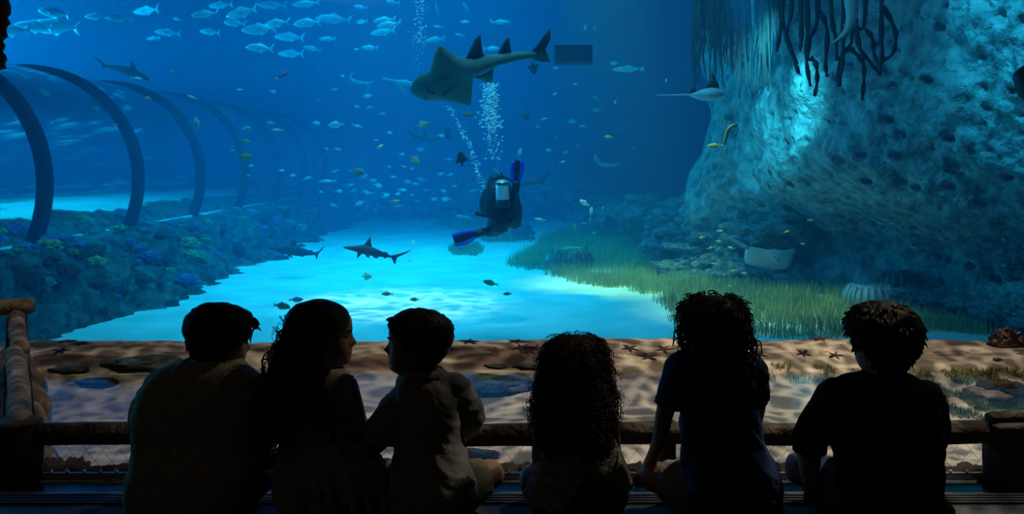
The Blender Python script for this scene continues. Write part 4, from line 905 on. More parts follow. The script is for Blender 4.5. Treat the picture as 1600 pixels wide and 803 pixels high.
# many small hazy fish over the far reef
random.seed(11)
HZ = [(480, 278), (500, 300), (525, 266), (575, 300), (590, 288), (570, 276), (585, 280), (613, 279), (620, 300), (628, 296), (640, 287), (650, 290), (645, 306), (606, 306), (600, 300), (552, 297), (578, 301), (530, 300), (518, 266), (545, 288), (660, 282), (668, 300), (688, 272), (675, 312), (690, 296), (655, 316), (620, 322), (560, 318), (590, 326), (520, 322), (700, 312), (640, 262), (610, 262), (600, 180), (573, 152), (523, 140), (560, 165), (500, 155), (580, 168), (537, 120), (555, 195), (495, 190), (610, 208), (585, 218), (630, 238), (660, 235), (700, 250), (742, 300), (712, 290), (705, 272), (870, 215), (890, 190), (910, 195), (842, 200), (930, 170), (885, 240), (855, 232), (905, 225), (970, 200), (990, 235), (935, 150), (870, 105), (850, 60), (960, 100), (905, 75)]
ANC = {'cream angelfish': (649, 250), 'big oval silver fish': (557, 269), 'blue tang': (442, 117), 'guitarfish snout': (642, 140), 'pinkish pair of fish': (518, 232), 'dark batfish beside the bubbles': (721, 248), 'oval grey-blue fish': (525, 195), 'dim batfish': (822, 180), 'raised fin of the diver': (808, 265),
       'guitarfish tail fin': (855, 70), 'yellow fish near the cliff': (951, 214), 'yellow-edged fish': (617, 315), 'slender pale fish': (512, 283), 'curled pale shark': (565, 130), 'faint shark tail': (700, 205), 'diver': (780, 320), 'long faint fish by the cliff': (982, 108)}
ORD = ['closest to', 'second closest to', 'third closest to', 'fourth closest to', 'fifth closest to', 'sixth closest to', 'seventh closest to', 'eighth closest to', 'ninth closest to', 'tenth closest to', 'eleventh closest to', 'twelfth closest to', 'thirteenth closest to', 'fourteenth closest to']
hz = [(px + ru(-3, 3), py + ru(-3, 3)) for px, py in HZ]; byA = {}
for q in hz:
    nm = min(ANC, key=lambda k_: (ANC[k_][0] - q[0]) ** 2 + (ANC[k_][1] - q[1]) ** 2); byA.setdefault(nm, []).append(q)
for nm, L in byA.items():
    L.sort(key=lambda q: (ANC[nm][0] - q[0]) ** 2 + (ANC[nm][1] - q[1]) ** 2)
    for r_, q in enumerate(L):
        fish('jackb' if rnd() < .5 else 'ovalb', q[0], q[1], ru(7, 16), 'L' if rnd() < .6 else 'R', ru(-20, 20), ru(22, 29), 'small pale hazy fish, ' + ORD[r_] + ' the ' + nm, 'small hazy fish in the far water')
# starfish clinging to the cliff
m_stp = mat('starfish_pale', (0.35, 0.42, 0.45), rough=.8); SP = star_mesh('starfish_pale', m_stp, seed=3)
def cliff_pt(px, py, back=0.0):
    ob = bpy.data.objects['wall_rock_cliff']; d = V(((px - 800) / F, 1, -(py - HOR) / F)).normalized()
    bpy.context.view_layer.update(); ok, loc, nor, _ = ob.ray_cast(V((0, 0, CAMZ)), d)
    return (loc, nor) if ok else (P(px, py, 15), V((-.5, -.8, .2)))
for px, py, lab in [(1315, 356, 'pale starfish clinging to the cliff above the cave, upper'), (1277, 380, 'pale starfish on the cliff left of the cave'), (1402, 371, 'dim starfish on the cliff right of the cave')]:
    q, nn = cliff_pt(px, py); nn = nn if nn.y < 0 else -nn
    tag(put('starfish', SP, None, M.Translation(q + nn * .01) @ nn.to_track_quat('Z', 'Y').to_matrix().to_4x4() @ M.Rotation(ru(0, 6), 4, 'Z') @ M.Scale(.13, 4)), lab, 'starfish')
# air bubbles
m_bub = mat('bubble', (0.85, 0.95, 1.0), rough=0.1, spec=0.9)
def bubbles(cols, label, seed):
    random.seed(seed); b = MB()
    for (x0, y0, w0), (x1, y1, w1), Y, n_, r0, r1 in cols:
        for i in range(n_):
            t = rnd(); w_ = w0 + (w1 - w0) * t; px = x0 + (x1 - x0) * t + random.gauss(0, w_ * .42); py = y0 + (y1 - y0) * t
            r = ru(r0, r1) * ru(.5, 1.0) * Y / F; b.ell(P(px, py, Y + ru(-.15, .15)), (r * 1.1, r, r * .85), 6, 4)
    return tag(b.build('bubbles', m_bub), label, 'bubbles', kind='stuff')
bubbles([((766, 130, 12), (768, 200, 20), 12.9, 620, .6, 2.3), ((768, 200, 20), (772, 250, 12), 12.9, 150, .5, 1.9), ((772, 250, 8), (778, 275, 4), 12.9, 14, .4, 1.2)], 'bright thick column of air bubbles rising over the diver tank', 1)
bubbles([((700, 165, 6), (735, 230, 9), 12.9, 100, .5, 1.8), ((735, 230, 8), (757, 300, 6), 12.9, 110, .5, 2.0)], 'thin slanting trail of bubbles rising from the diver mouth', 2)
bubbles([((656, -20, 14), (655, 70, 14), 13.2, 200, .5, 1.7), ((658, 70, 14), (650, 115, 12), 13.2, 40, .4, 1.2), ((680, 55, 8), (660, 70, 8), 13.2, 30, .4, 1.3)], 'loose column of bubbles rising to the surface left of the guitarfish', 3)
# ================================================================== people
def head_pt(t, a, H, out=0.0, face=True):
    """point of a child's head; t 0 chin .. 1 crown, a 0 = forward"""
    tab = [(0, .26, .02, .12), (.05, .36, .10, .19), (.13, .405, .20, .25), (.22, .42, .29, .29), (.33, .42, .38, .33), (.42, .415, .44, .355), (.5, .42, .48, .37), (.6, .445, .51, .385), (.7, .45, .515, .39),
           (.8, .415, .48, .365), (.88, .34, .40, .30), (.94, .24, .30, .22), (.98, .13, .17, .13), (1.0, .03, .04, .03)]
    f, bk, s = sm_tab(tab, t); c, si = math.cos(a), math.sin(a)
    r = ((abs(c) / (f if c > 0 else bk)) ** 2.25 + (abs(si) / s) ** 2.25) ** (-1 / 2.25)
    if face and c > 0:
        g = lambda x, m_, sg: math.exp(-((x - m_) / sg) ** 2)
        nose = g(a, 0, .17) * (.105 * g(t, .355, .05) + .07 * g(t, .42, .06) + .03 * g(t, .5, .06))
        lips = g(a, 0, .30) * (.052 * g(t, .252, .024) + .050 * g(t, .185, .024)) - g(a, 0, .35) * .016 * g(t, .218, .012)
        chin = .055 * g(a, 0, .35) * g(t, .075, .05); brow = .018 * g(t, .575, .04) * g(a, 0, .6)
        sock = -.040 * g(t, .50, .05) * (g(a, .42, .2) + g(a, -.42, .2)); chk = .02 * g(t, .32, .08) * (g(a, .75, .3) + g(a, -.75, .3))
        r += nose + lips + chin + brow + sock + chk
    p = V((r * si, r * c, t - .5)); 
    if out: p += V((p.x * 1.0, p.y * 1.0, (t - .5) * 1.1)).normalized() * out
    return p * H
def head_rings(H, n=40, m=34):
    ts = [0.0] + [(.5 - .5 * math.cos(PI * i / m)) * .5 + .5 * i / m for i in range(1, m)] + [1.0]
    return [[head_pt(min(max(t, .001), .999), 2 * PI * j / n, H) for j in range(n)] for t in ts]
def hairline(a):
    a = abs((a + PI) % (2 * PI) - PI)
    return sm_tab([(0, .80), (.5, .78), (.85, .66), (1.15, .50), (1.45, .40), (1.75, .36), (2.2, .16), (2.7, .08), (3.15, .07)], a)[0]
def hand(mb, w, d, nrm, s=1.0, curl=.5):
    """palm, four curled fingers and a thumb at wrist w, pointing along d, palm facing nrm"""
    d = V(d).normalized(); nrm = (V(nrm) - d * V(nrm).dot(d)).normalized(); sd = d.cross(nrm)
    for k_ in (-1, -.33, .33, 1): mb.tube([w - d * .01 + sd * .008 * k_, w + d * .03 + sd * .019 * k_ * s, w + d * .062 * s + sd * .024 * k_ * s], [.012, .0115, .010], 8)
    for i, (k_, L) in enumerate(((-1.02, .046), (-.35, .055), (.33, .058), (1.0, .050))):
        p = w + d * .058 * s + sd * .025 * k_ * s; pts = [p - d * .012]; dd = d.copy()
        for q in range(4):
            pts.append(p.copy()); dd = (dd + nrm * curl * (.25 + .25 * q)).normalized(); p = p + dd * L * s / 3
        mb.tube(pts, [.0085, .0085, .008, .0075, .006][:len(pts)], 8)
    p = w + d * .018 + sd * .022 * s; t = (d * .6 + sd * .8 + nrm * .25).normalized()
    mb.tube([p - t * .012, p + t * .018, p + t * .034 + d * .008, p + t * .040 + d * .024], [.0105, .0095, .0085, .006], 8)

KY = 2.7
def K(x, y, dy=0.0): return P(x, y, KY + dy)
def rows_mesh(mb, rows, inset=0.0, n=28, ex=.85, dz=0):
    R = []
    ys = np.linspace(rows[0][0], rows[-1][0], 34); tab = [tuple(r) for r in rows]
    for y in ys:
        xl, xr, hd, dy = sm_tab(tab, float(y)); a, c = K(xl, y, dy), K(xr, y, dy); ce = (a + c) / 2; h = (c.x - a.x) / 2 - inset; d = hd - inset
        R.append([ce + V((h * math.copysign(abs(math.cos(q)) ** ex, math.cos(q)), d * math.copysign(abs(math.sin(q)) ** ex, math.sin(q)), 0)) for q in [2 * PI * j / n for j in range(n)]])
    mb.rings(R)
def cloth_noise(seed, amp=.006):
    def f(p):
        q = V((p.x * 9 + seed, p.y * 9, p.z * 26 + 3 * math.sin(p.x * 11 + seed)))
        return amp * (NZ.noise(q) + .5 * NZ.noise(q * 2.1)) 
    return f
def curl_pts(p, d, L, r, turns, ph, grav=.5, seg=7):
    """a hair lock winding around a path that leaves along d and falls"""
    pts = []; d = V(d).normalized(); e1 = d.orthogonal().normalized(); e2 = d.cross(e1); c = V(p); n_ = max(5, int(turns * seg)); dd = d.copy()
    for i in range(n_ + 1):
        t = i / n_; q = ph + 2 * PI * turns * t
        pts.append(c + (e1 * math.cos(q) + e2 * math.sin(q)) * r * min(1, t * 4)); dd = (dd + V((0, 0, -grav / n_ * 2.2))).normalized(); c = c + dd * (L / n_)
    return pts
def kid(name, label, x0, head, rows, arms, legs, shirt_m, pants_m, sleeve, hairfn, collar=True, skirt=False, hem=None, skin=None, seed=0, extra=None):
    skin = skin or m_skin
    root = thing('person', (K(x0, 700).x, KY, SEAT), label, 'person'); random.seed(seed + 100)
    hx, yc, yk, yaw, pitch, hdy = head                      # centre column, crown row, chin row, turn, nod, depth
    H = (yk - yc) * (KY + hdy) / F; hc = K(hx, (yk + yc) / 2, hdy)
    HR = M.Translation(hc) @ M.Rotation(math.radians(yaw), 4, 'Z') @ M.Rotation(math.radians(pitch), 4, 'X')
    b = MB()
    b.rings([[HR @ p for p in r] for r in head_rings(H)])
    for s in (-1, 1):                                       # ears
        er = HR.to_3x3() @ M.Rotation(s * .35, 3, 'Z')
        b.ell(HR @ V((s * .375 * H, -.03 * H, -.045 * H)), (.030 * H, .085 * H, .135 * H), 10, 8, er); b.ell(HR @ V((s * .36 * H, .01 * H, -.12 * H)), (.035 * H, .05 * H, .07 * H), 8, 6, er)
    # neck and trunk
    y0 = rows[0][0]; nb = K((rows[0][1] + rows[0][2]) / 2, y0 + 14, rows[0][4])
    b.tube([HR @ V((0, -.10 * H, -.25 * H)), HR @ V((0, -.10 * H, -.42 * H)), (HR @ V((0, -.11 * H, -.5 * H)) + nb) / 2, nb, nb - V((0, 0, .05))], [.235 * H, .225 * H, .225 * H, .27 * H, .33 * H], 18)
    rows_mesh(b, [(r[0] + (10 if i == 0 else 0),) + tuple(r[1:]) for i, r in enumerate(rows)], .011)
    hips = V((K(x0, 700).x, KY + .02, SEAT + .105)); b.ell(hips, (.135, .115, .10), 20, 12)
    ends = []
    for arm in arms:                                        # shoulder, elbow, wrist (px, py, dy, radius)
        A = [K(x, y, d) for x, y, d, r in arm]; rr = [r for *_, r in arm]; L = spline(A, 14); rad = [sm_tab([(i, r) for i, r in enumerate(rr)], (len(rr) - 1) * k_ / 13)[0] for k_ in range(14)]
        b.ell(L[0], (rad[0] - .008,) * 3, 14, 10); b.tube(L, [q - .008 for q in rad], 14); dv = (L[-1] - L[-2]); hand(b, L[-1], dv, V((0, .3, -1)) if abs(dv.normalized().z) < .8 else V((0, 1, 0)), .85, .35); ends.append((L, rad))
    lg = []
    for leg in legs:                                        # hip, knee, ankle, toe as world offsets from the seat point
        A = [V((K(x0, 700).x, KY, SEAT)) + V(q) for q in leg]; th = spline([A[0], (A[0] + A[1]) / 2 + V((0, 0, .006)), A[1]], 8); b.tube(th, [.072, .072, .070, .066, .062, .056, .050, .046], 14)
        b.ell(A[1], (.047, .047, .047), 12, 8); sh = spline([A[1], (A[1] + A[2]) / 2, A[2]], 8); b.tube(sh, [.044, .047, .048, .046, .042, .036, .031, .029], 12)
        ft = (A[3] - A[2]); b.tube([A[2] - ft * .22, A[2], A[2] + ft * .5, A[2] + ft * .85, A[3]], [.026, .034, .033, .028, .016], 12); lg.append((th, sh, A))
        for q in range(5): b.ell(A[3] + V((0, 0, -.004)) + ft.cross(V((0, 0, 1))).normalized() * (.011 * (q - 2)), (.008, .010, .007), 6, 5)
    body = remesh(b.build('body', skin, root), .0048, 3)
    for s in (-1, 1):
        e = MB(); e.ell(HR @ head_pt(.5, s * .40, H, -.010), (.048 * H, .048 * H, .048 * H), 10, 8); e.build('eye', m_eye, root)
        e = MB(); e.tube([HR @ head_pt(.585, s * q, H, .004) for q in (.18, .32, .48, .62)], [.006 * H, .016 * H, .016 * H, .006 * H], 6); e.build('eyebrow', m_hair, root)
    e = MB(); e.tube([HR @ head_pt(.22 - .004 * abs(q) * 4, q, H, .0) for q in (-.32, -.15, 0, .15, .32)], [.004 * H, .012 * H, .012 * H, .012 * H, .004 * H], 6); e.build('lips', mat('lips', (0.30, 0.12, 0.10), rough=.5), root)
    # clothes
    if hem is None:
        b = MB(); rows_mesh(b, rows)
        for (L, rad), sl in zip(ends, sleeve):
            if not sl: continue
            k_ = max(3, int(round(sl * 14))); b.ell(L[0], (rad[0] * .98,) * 3, 16, 12); b.tube(L[:k_], [r + .004 for r in rad[:k_]], 16)
        if extra: extra(b)
        sh = remesh(b.build('shirt' if not skirt else 'dress', shirt_m, root), .0055, 5, .5, cloth_noise(seed))
    else: sh = hem(root)
    if collar:
        b = MB(); R = []; cx = (rows[0][1] + rows[0][2]) / 2
        for t in range(33):
            q = 2 * PI * t / 32; rx, ry_ = .054 * H / .2, .054 * H / .2; c0 = K(cx, y0 + 5, rows[0][4])
            o = V((math.cos(q), math.sin(q), 0)); pz = c0 + V((rx * o.x, ry_ * o.y, 0))
            R.append([pz + V((0, 0, .012)), pz + o * .004 + V((0, 0, .013)), pz + o * .011 + V((0, 0, .002)), pz + o * .016 + V((0, 0, -.014)), pz + o * .008 + V((0, 0, -.014)), pz + o * .001 + V((0, 0, .0))])
        b.rings(R, False); b.build('collar', shirt_m, sh)
    b = MB(); b.ell(hips + V((0, 0, -.005)), (.146, .125, .098), 22, 12)
    low = [sm_tab(rows, y_) for y_ in (738, 755, 775, 800)]; rows_mesh(b, [(y_,) + r_ for y_, r_ in zip((738, 755, 775, 800), low)], .0085)
    for th, shn, A in lg:
        b.tube([A[0] + (A[0] - A[1]) * .1] + th[:-1] , [.078] + [.080, .080, .078, .074, .070, .064, .058], 16)
        if skirt == 'long' or pants_m.name.startswith('jeans'): b.ell(A[1], (.055, .055, .055), 12, 8); b.tube(shn[:6], [.052, .055, .056, .054, .050, .045], 14)
    pn = 'jeans' if pants_m.name.startswith('jeans') else 'shorts'
    remesh(b.build(pn, pants_m, root), .0055, 4, .5, cloth_noise(seed + 9, .004))
    hairfn(root, HR, H, hc)
    return root
def hair_cap(root, HR, H, m, out=.035, rough=.012, seed=0, locks=260, lock_len=.04, lock_r=.0035, tufts=(), up=0.25, name='hair'):
    random.seed(seed + 3); b = MB(); n, mm = 72, 24; R = []
    for i in range(mm + 1):
        s = i / mm; ring = []
        for j in range(n):
            a = 2 * PI * j / n; l = hairline(a); t = l + (.995 - l) * s
            o = out * min(1, s * 5 + .1) * (1 + .25 * math.sin(PI * s))
            p = head_pt(t, a, H, o, False); p += p.normalized() * rough * NZ.noise(V((p.x * 28 + seed, p.y * 28, p.z * 28))) * min(1, s * 4)
            ring.append(HR @ p)
        R.append(ring)
    b.rings(R)
    for i in range(locks):
        a = ru(0, 2 * PI); l = hairline(a); t = l + (.98 - l) * rnd() ** .9
        p = head_pt(t, a, H, out * .8, False); tg = (head_pt(max(l - .02, t - .12), a, H, out * .8, False) - p).normalized(); o = p.normalized()
        L = lock_len * ru(.6, 1.2); sdv = V((ru(-.4, .4), ru(-.4, .4), ru(-.2, .2)))
        pts = [p, p + (tg + o * up + sdv * .5).normalized() * L * .5, p + (tg + o * up * 1.2 + sdv).normalized() * L]
        b.tube([HR @ q for q in pts], [lock_r * 1.6, lock_r * 1.3, lock_r * .25], 5)
    for a, t, dx, dy, dz, L, r in tufts:
        p = head_pt(t, a, H, out * .7, False); d = V((dx, dy, dz)).normalized()
        b.tube([HR @ p, HR @ (p + d * L * .5), HR @ (p + d * L + V((0, 0, -.15 * L)))], [r, r * .7, r * .15], 6)
    return b.build(name, m, root)
def strands(b, rows, cnt, L, r, rad, turns, seed, top=None, out=.5, grav=.6, yr=None, segs=7, sides=4, skip=None, lift=0.0):
    """curly locks rooted on a hair mass given as rows (y, xl, xr, halfdepth, dy)"""
    random.seed(seed); tab = [tuple(q) for q in rows]; ya, yb = yr or (rows[0][0], rows[-1][0])
    for i in range(cnt):
        y = ru(ya, yb); xl, xr, hd, dy = sm_tab(tab, y); q = ru(0, 2 * PI)
        if rnd() < .35: q = (0 if rnd() < .5 else PI) + ru(-.35, .35)
        if skip and skip(y, q): continue
        a, c = K(xl, y, dy), K(xr, y, dy); ce = (a + c) / 2; h = (c.x - a.x) / 2
        o = V((math.cos(q), math.sin(q), 0)); p = ce + V((h * .93 * o.x, hd * .93 * o.y, 0))
        d = o * out + V((ru(-.2, .2), ru(-.2, .2), ru(-1, -.2) if not lift else lift * ru(.3, 1)))
        b.tube(curl_pts(p, d, L * ru(.6, 1.3), rad * ru(.6, 1.3), turns * ru(.7, 1.3), ru(0, 6), grav, segs), r * ru(.7, 1.2), sides)

m_tan = mat('tan_shirt', (0.40, 0.33, 0.24), (0.46, 0.38, 0.28), 40, 0.9, 0.4, 300)
m_dress = mat('grey_dress', (0.30, 0.27, 0.23), (0.36, 0.32, 0.28), 40, 0.9, 0.4, 300)
m_grey = mat('grey_shirt', (0.24, 0.23, 0.22), (0.29, 0.27, 0.26), 40, 0.9, 0.4, 300)
m_lace = mat('lace_top', (0.42, 0.38, 0.34), (0.22, 0.20, 0.18), 55, 0.9, 0.9, 110, lo=.45, hi=.55)
m_navy = mat('navy_shirt', (0.03, 0.06, 0.16), (0.035, 0.07, 0.18), 40, 0.9, 0.3, 300, spec=0.1)
m_black = mat('black_shirt', (0.006, 0.006, 0.007), rough=0.95, spec=0.05)
m_jeans = mat('jeans_blue', (0.05, 0.10, 0.20), (0.08, 0.14, 0.26), 60, 0.85, 0.4, 400)
m_khaki = mat('khaki_shorts', (0.26, 0.23, 0.17), (0.30, 0.26, 0.20), 40, 0.9, 0.3, 300)
m_greysh = mat('grey_shorts', (0.34, 0.34, 0.36), (0.24, 0.24, 0.27), 18, 0.9, 0.5, 90, stretch=(1, 1, 4))
m_darksh = mat('dark_shorts', (0.012, 0.012, 0.016), rough=0.9)

CROSS = lambda kl=.22, kr=.22, kz=.10, kd=.16: [[(-.07, .02, .085), (-kl, kd, kz), (.02, .20, .045), (.10, .17, .035)], [(.07, .02, .085), (kr, kd, kz), (-.03, .25, .045), (-.11, .23, .035)]]
# 1 boy in a tan shirt
kid('person', 'person in a loose tan long-sleeved shirt and jeans, short dark hair, looking right', 318,
    (344, 479, 580, -48, -10, 0.02),
    [(560, 288, 374, .045, 0), (567, 268, 386, .065, 0), (578, 246, 397, .085, 0), (600, 227, 408, .10, .0), (630, 214, 413, .115, .0), (660, 208, 414, .12, .0), (690, 210, 412, .125, 0), (720, 206, 410, .13, -.01), (750, 199, 406, .135, -.01), (775, 197, 398, .135, -.01), (797, 204, 386, .13, -.01), (812, 214, 380, .12, 0)],
    [[(256, 602, 0, .055), (226, 662, .03, .048), (246, 720, .2, .034)], [(388, 604, .01, .052), (404, 680, .04, .046), (398, 722, .2, .034)]],
    [[(-.07, .02, .085), (-.17, .16, .10), (.03, .22, .045), (.11, .19, .035)], [(.06, .02, .085), (.175, .12, .135), (-.02, .27, .045), (-.11, .25, .035)]],
    m_tan, m_jeans, (.93, .93), lambda r, HR, H, hc: hair_cap(r, HR, H, m_hair, .055, .008, 1, 240, .035, .0035, [(.25 + .12 * i, .80, .1 * i, .8, -.25, .022, .012) for i in range(-3, 4)], .12), seed=1)
# 2 girl with long wavy hair
def hair2(root, HR, H, hc):
    rows = [(469, 484, 506, .03, 0), (473, 468, 522, .05, 0), (480, 458, 535, .075, 0), (495, 446, 544, .092, 0), (512, 440, 543, .097, -.005), (530, 434, 528, .09, -.015), (550, 428, 518, .085, -.03), (575, 421, 514, .075, -.045), (605, 418, 509, .065, -.06), (635, 426, 500, .05, -.075), (655, 440, 486, .028, -.08), (662, 450, 476, .012, -.08)]
    b = MB(); rows_mesh(b, rows, 0, 30, .9)
    for i, v in enumerate(b.v):
        p = V(v); a = .010 * NZ.noise(V((p.x * 22, p.y * 22, p.z * 9))) ; b.v[i] = (p.x + a, p.y + a, p.z)
    strands(b, rows, 330, .13, .0024, .009, 2.0, 5, out=.30, grav=.9, yr=(505, 640), skip=lambda y, q: y < 600 and math.cos(q) > .1)
    strands(b, rows, 120, .07, .0011, .016, 1.6, 6, out=.8, grav=.5, yr=(480, 645), skip=lambda y, q: y < 600 and math.cos(q) > .1)
    b.build('hair', m_hair, root)
def gather(b):
    for i in range(23):
        q = 2 * PI * (i + ru(-.3, .3)) / 23; x0_, z0_ = 505, 684; c = K(505, 684); p = c + V((.125 * math.cos(q), .10 * math.sin(q), 0)); e = K(522, 780) + V((.175 * math.cos(q) * ru(.9, 1.05), .16 * math.sin(q), 0)); q2 = ru(.6, 1.3); b.tube([p, (p + e) / 2 + V((.012 * math.cos(q), .012 * math.sin(q), 0)), e], [.006, .015 * q2, .014 * q2], 6)
kid('person', 'person with long wavy dark hair in a sleeveless gathered dress, face turned right', 510,
    (505, 474, 573, -82, 0, 0.02),
    [(574, 492, 528, .04, 0), (580, 462, 546, .06, 0), (590, 447, 552, .075, 0), (610, 442, 553, .085, 0), (640, 443, 551, .09, 0), (668, 447, 552, .092, 0), (684, 447, 556, .10, 0), (700, 446, 572, .115, 0), (720, 441, 592, .13, .0), (740, 437, 604, .14, .0), (758, 436, 606, .14, 0), (774, 434, 575, .135, -.005), (790, 440, 540, .12, -.01), (806, 450, 530, .10, -.01)],
    [[(440, 604, 0, .040), (436, 660, .03, .034), (462, 712, .16, .025)], [(543, 602, .01, .040), (557, 650, .01, .037), (561, 672, .02, .036), (566, 706, .16, .026)]],
    CROSS(.16, .19, .095), m_dress, m_darksh, (0, 0), hair2, collar=False, skirt=True, seed=2, extra=gather)
# 3 boy in profile
kid('person', 'person in a grey long-sleeved shirt and khaki shorts, face in profile to the left', 668,
    (653, 485, 587, 84, 2, 0.0),
    [(576, 632, 692, .045, 0), (588, 622, 704, .065, 0), (600, 618, 714, .08, 0), (620, 616, 722, .092, 0), (650, 617, 724, .10, 0), (680, 617, 724, .105, 0), (710, 614, 730, .115, 0), (735, 613, 740, .12, 0), (760, 612, 747, .125, 0), (782, 611, 744, .125, 0), (805, 611, 732, .12, 0)],
    [[(636, 622, 0, .052), (600, 668, -.01, .050), (576, 694, .06, .036)], [(708, 610, 0, .055), (732, 652, .06, .046), (700, 692, .24, .034)]],
    [[(-.06, .02, .085), (-.15, .17, .09), (.05, .22, .045), (.13, .20, .035)], [(.07, .02, .085), (.185, .10, .118), (-.01, .26, .045), (-.10, .25, .035)]],
    m_grey, m_khaki, (.93, .86), lambda r, HR, H, hc: hair_cap(r, HR, H, m_hair, .032, .006, 3, 500, .014, .003, [(.1 * i, .82, .02 * i, .9, .35, .016, .005) for i in range(-4, 5)], .1), seed=3)
# 4 small girl with a cloud of curls
def hem4(root):
    tab = [(812, 772), (830, 780), (850, 781), (874, 772), (893, 741), (916, 721), (935, 726), (961, 741), (991, 760)]
    rows = [(596, 868, 926, .055, 0), (612, 860, 940, .07, 0), (640, 854, 951, .08, 0), (666, 850, 956, .085, 0), (690, 844, 964, .09, 0), (715, 840, 974, .10, -.005), (740, 832, 984, .11, -.01), (782, 814, 993, .125, -.02)]
    b = MB(); n = 72; R = []
    for i in range(30):
        s = i / 29; ring = []
        for j in range(n):
            q = 2 * PI * j / n; xr_ = 903 + 90 * math.cos(q)
            ye = sm_tab(tab, xr_)[0] if math.sin(q) < .25 else 770
            y = 596 + (ye - 596) * s; xl, x2, hd, dy = sm_tab(rows, y); a, c = K(xl, y, dy), K(x2, y, dy); ce = (a + c) / 2; h = (c.x - a.x) / 2
            wv = 1 + .035 * s * math.sin(q * 9) ; ring.append(ce + V((h * math.cos(q) * wv, hd * math.sin(q) * wv, 0)))
        R.append(ring)
    R2 = [[ce_ + (V((0, 0, 0)) + (V((K(903, 700).x, KY, ce_.z)) - ce_).normalized() * .006) for ce_ in r] for r in reversed(R)]
    b.rings(R + R2, False)
    return b.build('lace_top', m_lace, root)
def hair4(root, HR, H, hc):
    rows = [(524, 890, 912, .025, 0), (530, 872, 930, .055, 0), (541, 860, 938, .075, 0), (560, 852, 944, .092, 0), (585, 846, 949, .10, -.005), (610, 841, 952, .10, -.015), (635, 845, 950, .09, -.03), (655, 856, 942, .07, -.045), (672, 872, 930, .04, -.055), (678, 890, 915, .015, -.06)]
    b = MB(); rows_mesh(b, rows, .004, 30, .95)
    strands(b, rows, 950, .085, .0013, .0065, 3.6, 15, out=.55, grav=.9, segs=6, sides=3)
    strands(b, rows, 420, .065, .0009, .008, 2.6, 16, out=1.0, grav=.35, segs=6, sides=3)
    strands(b, rows, 420, .035, .0010, .007, 1.8, 17, out=.5, grav=1.1, yr=(524, 562), lift=1.1, segs=6, sides=3)
    b.build('hair', m_hairbrown, root)
kid('person', 'smallest person, in a pale lacy sleeveless top, long frizzy curls seen from behind', 903,
    (898, 534, 628, 0, 0, 0.01),
    [(616, 876, 922, .04, 0), (630, 858, 944, .06, 0), (645, 852, 950, .07, 0), (670, 852, 952, .08, 0), (700, 856, 956, .085, 0), (740, 852, 968, .10, 0), (780, 846, 974, .11, 0), (806, 850, 970, .10, 0)],
    [[(856, 642, 0, .036), (843, 700, .0, .032), (842, 750, .06, .024)], [(948, 642, 0, .036), (958, 700, .03, .032), (950, 748, .14, .024)]],
    CROSS(.13, .13, .085, .15), m_lace, m_darksh, (.1, .1), hair4, collar=False, hem=hem4, seed=4)
# 5 child in a navy t-shirt
def hair5(root, HR, H, hc):
    hair_cap(root, HR, H, m_hair, .05, .012, 5, 150, .04, .004, (), .3)
    rows = [(463, 1098, 1132, .035, 0), (468, 1084, 1146, .06, 0), (478, 1075, 1155, .085, 0), (495, 1070, 1161, .097, 0), (515, 1070, 1166, .10, -.005), (532, 1074, 1170, .095, -.01), (546, 1080, 1168, .085, -.02), (558, 1092, 1156, .06, -.03), (563, 1104, 1146, .03, -.035)]
    b = MB(); rows_mesh(b, rows, .004, 30, .95)
    strands(b, rows, 260, .06, .0020, .011, 1.4, 25, out=.75, grav=.7, segs=9)
    strands(b, rows, 120, .05, .0013, .013, 1.2, 26, out=1.0, grav=.3, segs=9)
    strands(b, rows, 170, .035, .0018, .010, 1.3, 27, out=.5, grav=1.0, yr=(463, 490), lift=1.0, segs=9)
    b.build('hair_curls', m_hair, root)
kid('person', 'person in a navy short-sleeved t-shirt and grey shorts with a mop of loose curls', 1135,
    (1119, 470, 570, 8, 0, 0.02),
    [(548, 1084, 1162, .05, 0), (556, 1062, 1177, .07, 0), (568, 1054, 1182, .085, 0), (590, 1053, 1184, .095, 0), (620, 1059, 1183, .10, 0), (650, 1062, 1186, .105, 0), (690, 1064, 1194, .11, 0), (720, 1064, 1211, .12, 0), (750, 1067, 1219, .125, 0), (780, 1068, 1221, .125, 0), (806, 1070, 1220, .12, 0)],
    [[(1066, 572, 0, .050), (1040, 640, -.01, .036), (1030, 690, .02, .031), (1012, 730, .10, .026)], [(1172, 578, 0, .050), (1180, 640, .05, .038), (1160, 710, .2, .028)]],
    [[(-.06, .02, .085), (-.205, .09, .115), (.02, .24, .045), (.11, .22, .035)], [(.07, .02, .085), (.16, .17, .09), (-.05, .21, .045), (-.13, .19, .035)]],
    m_navy, m_greysh, (.38, .44), hair5, collar=False, seed=5)
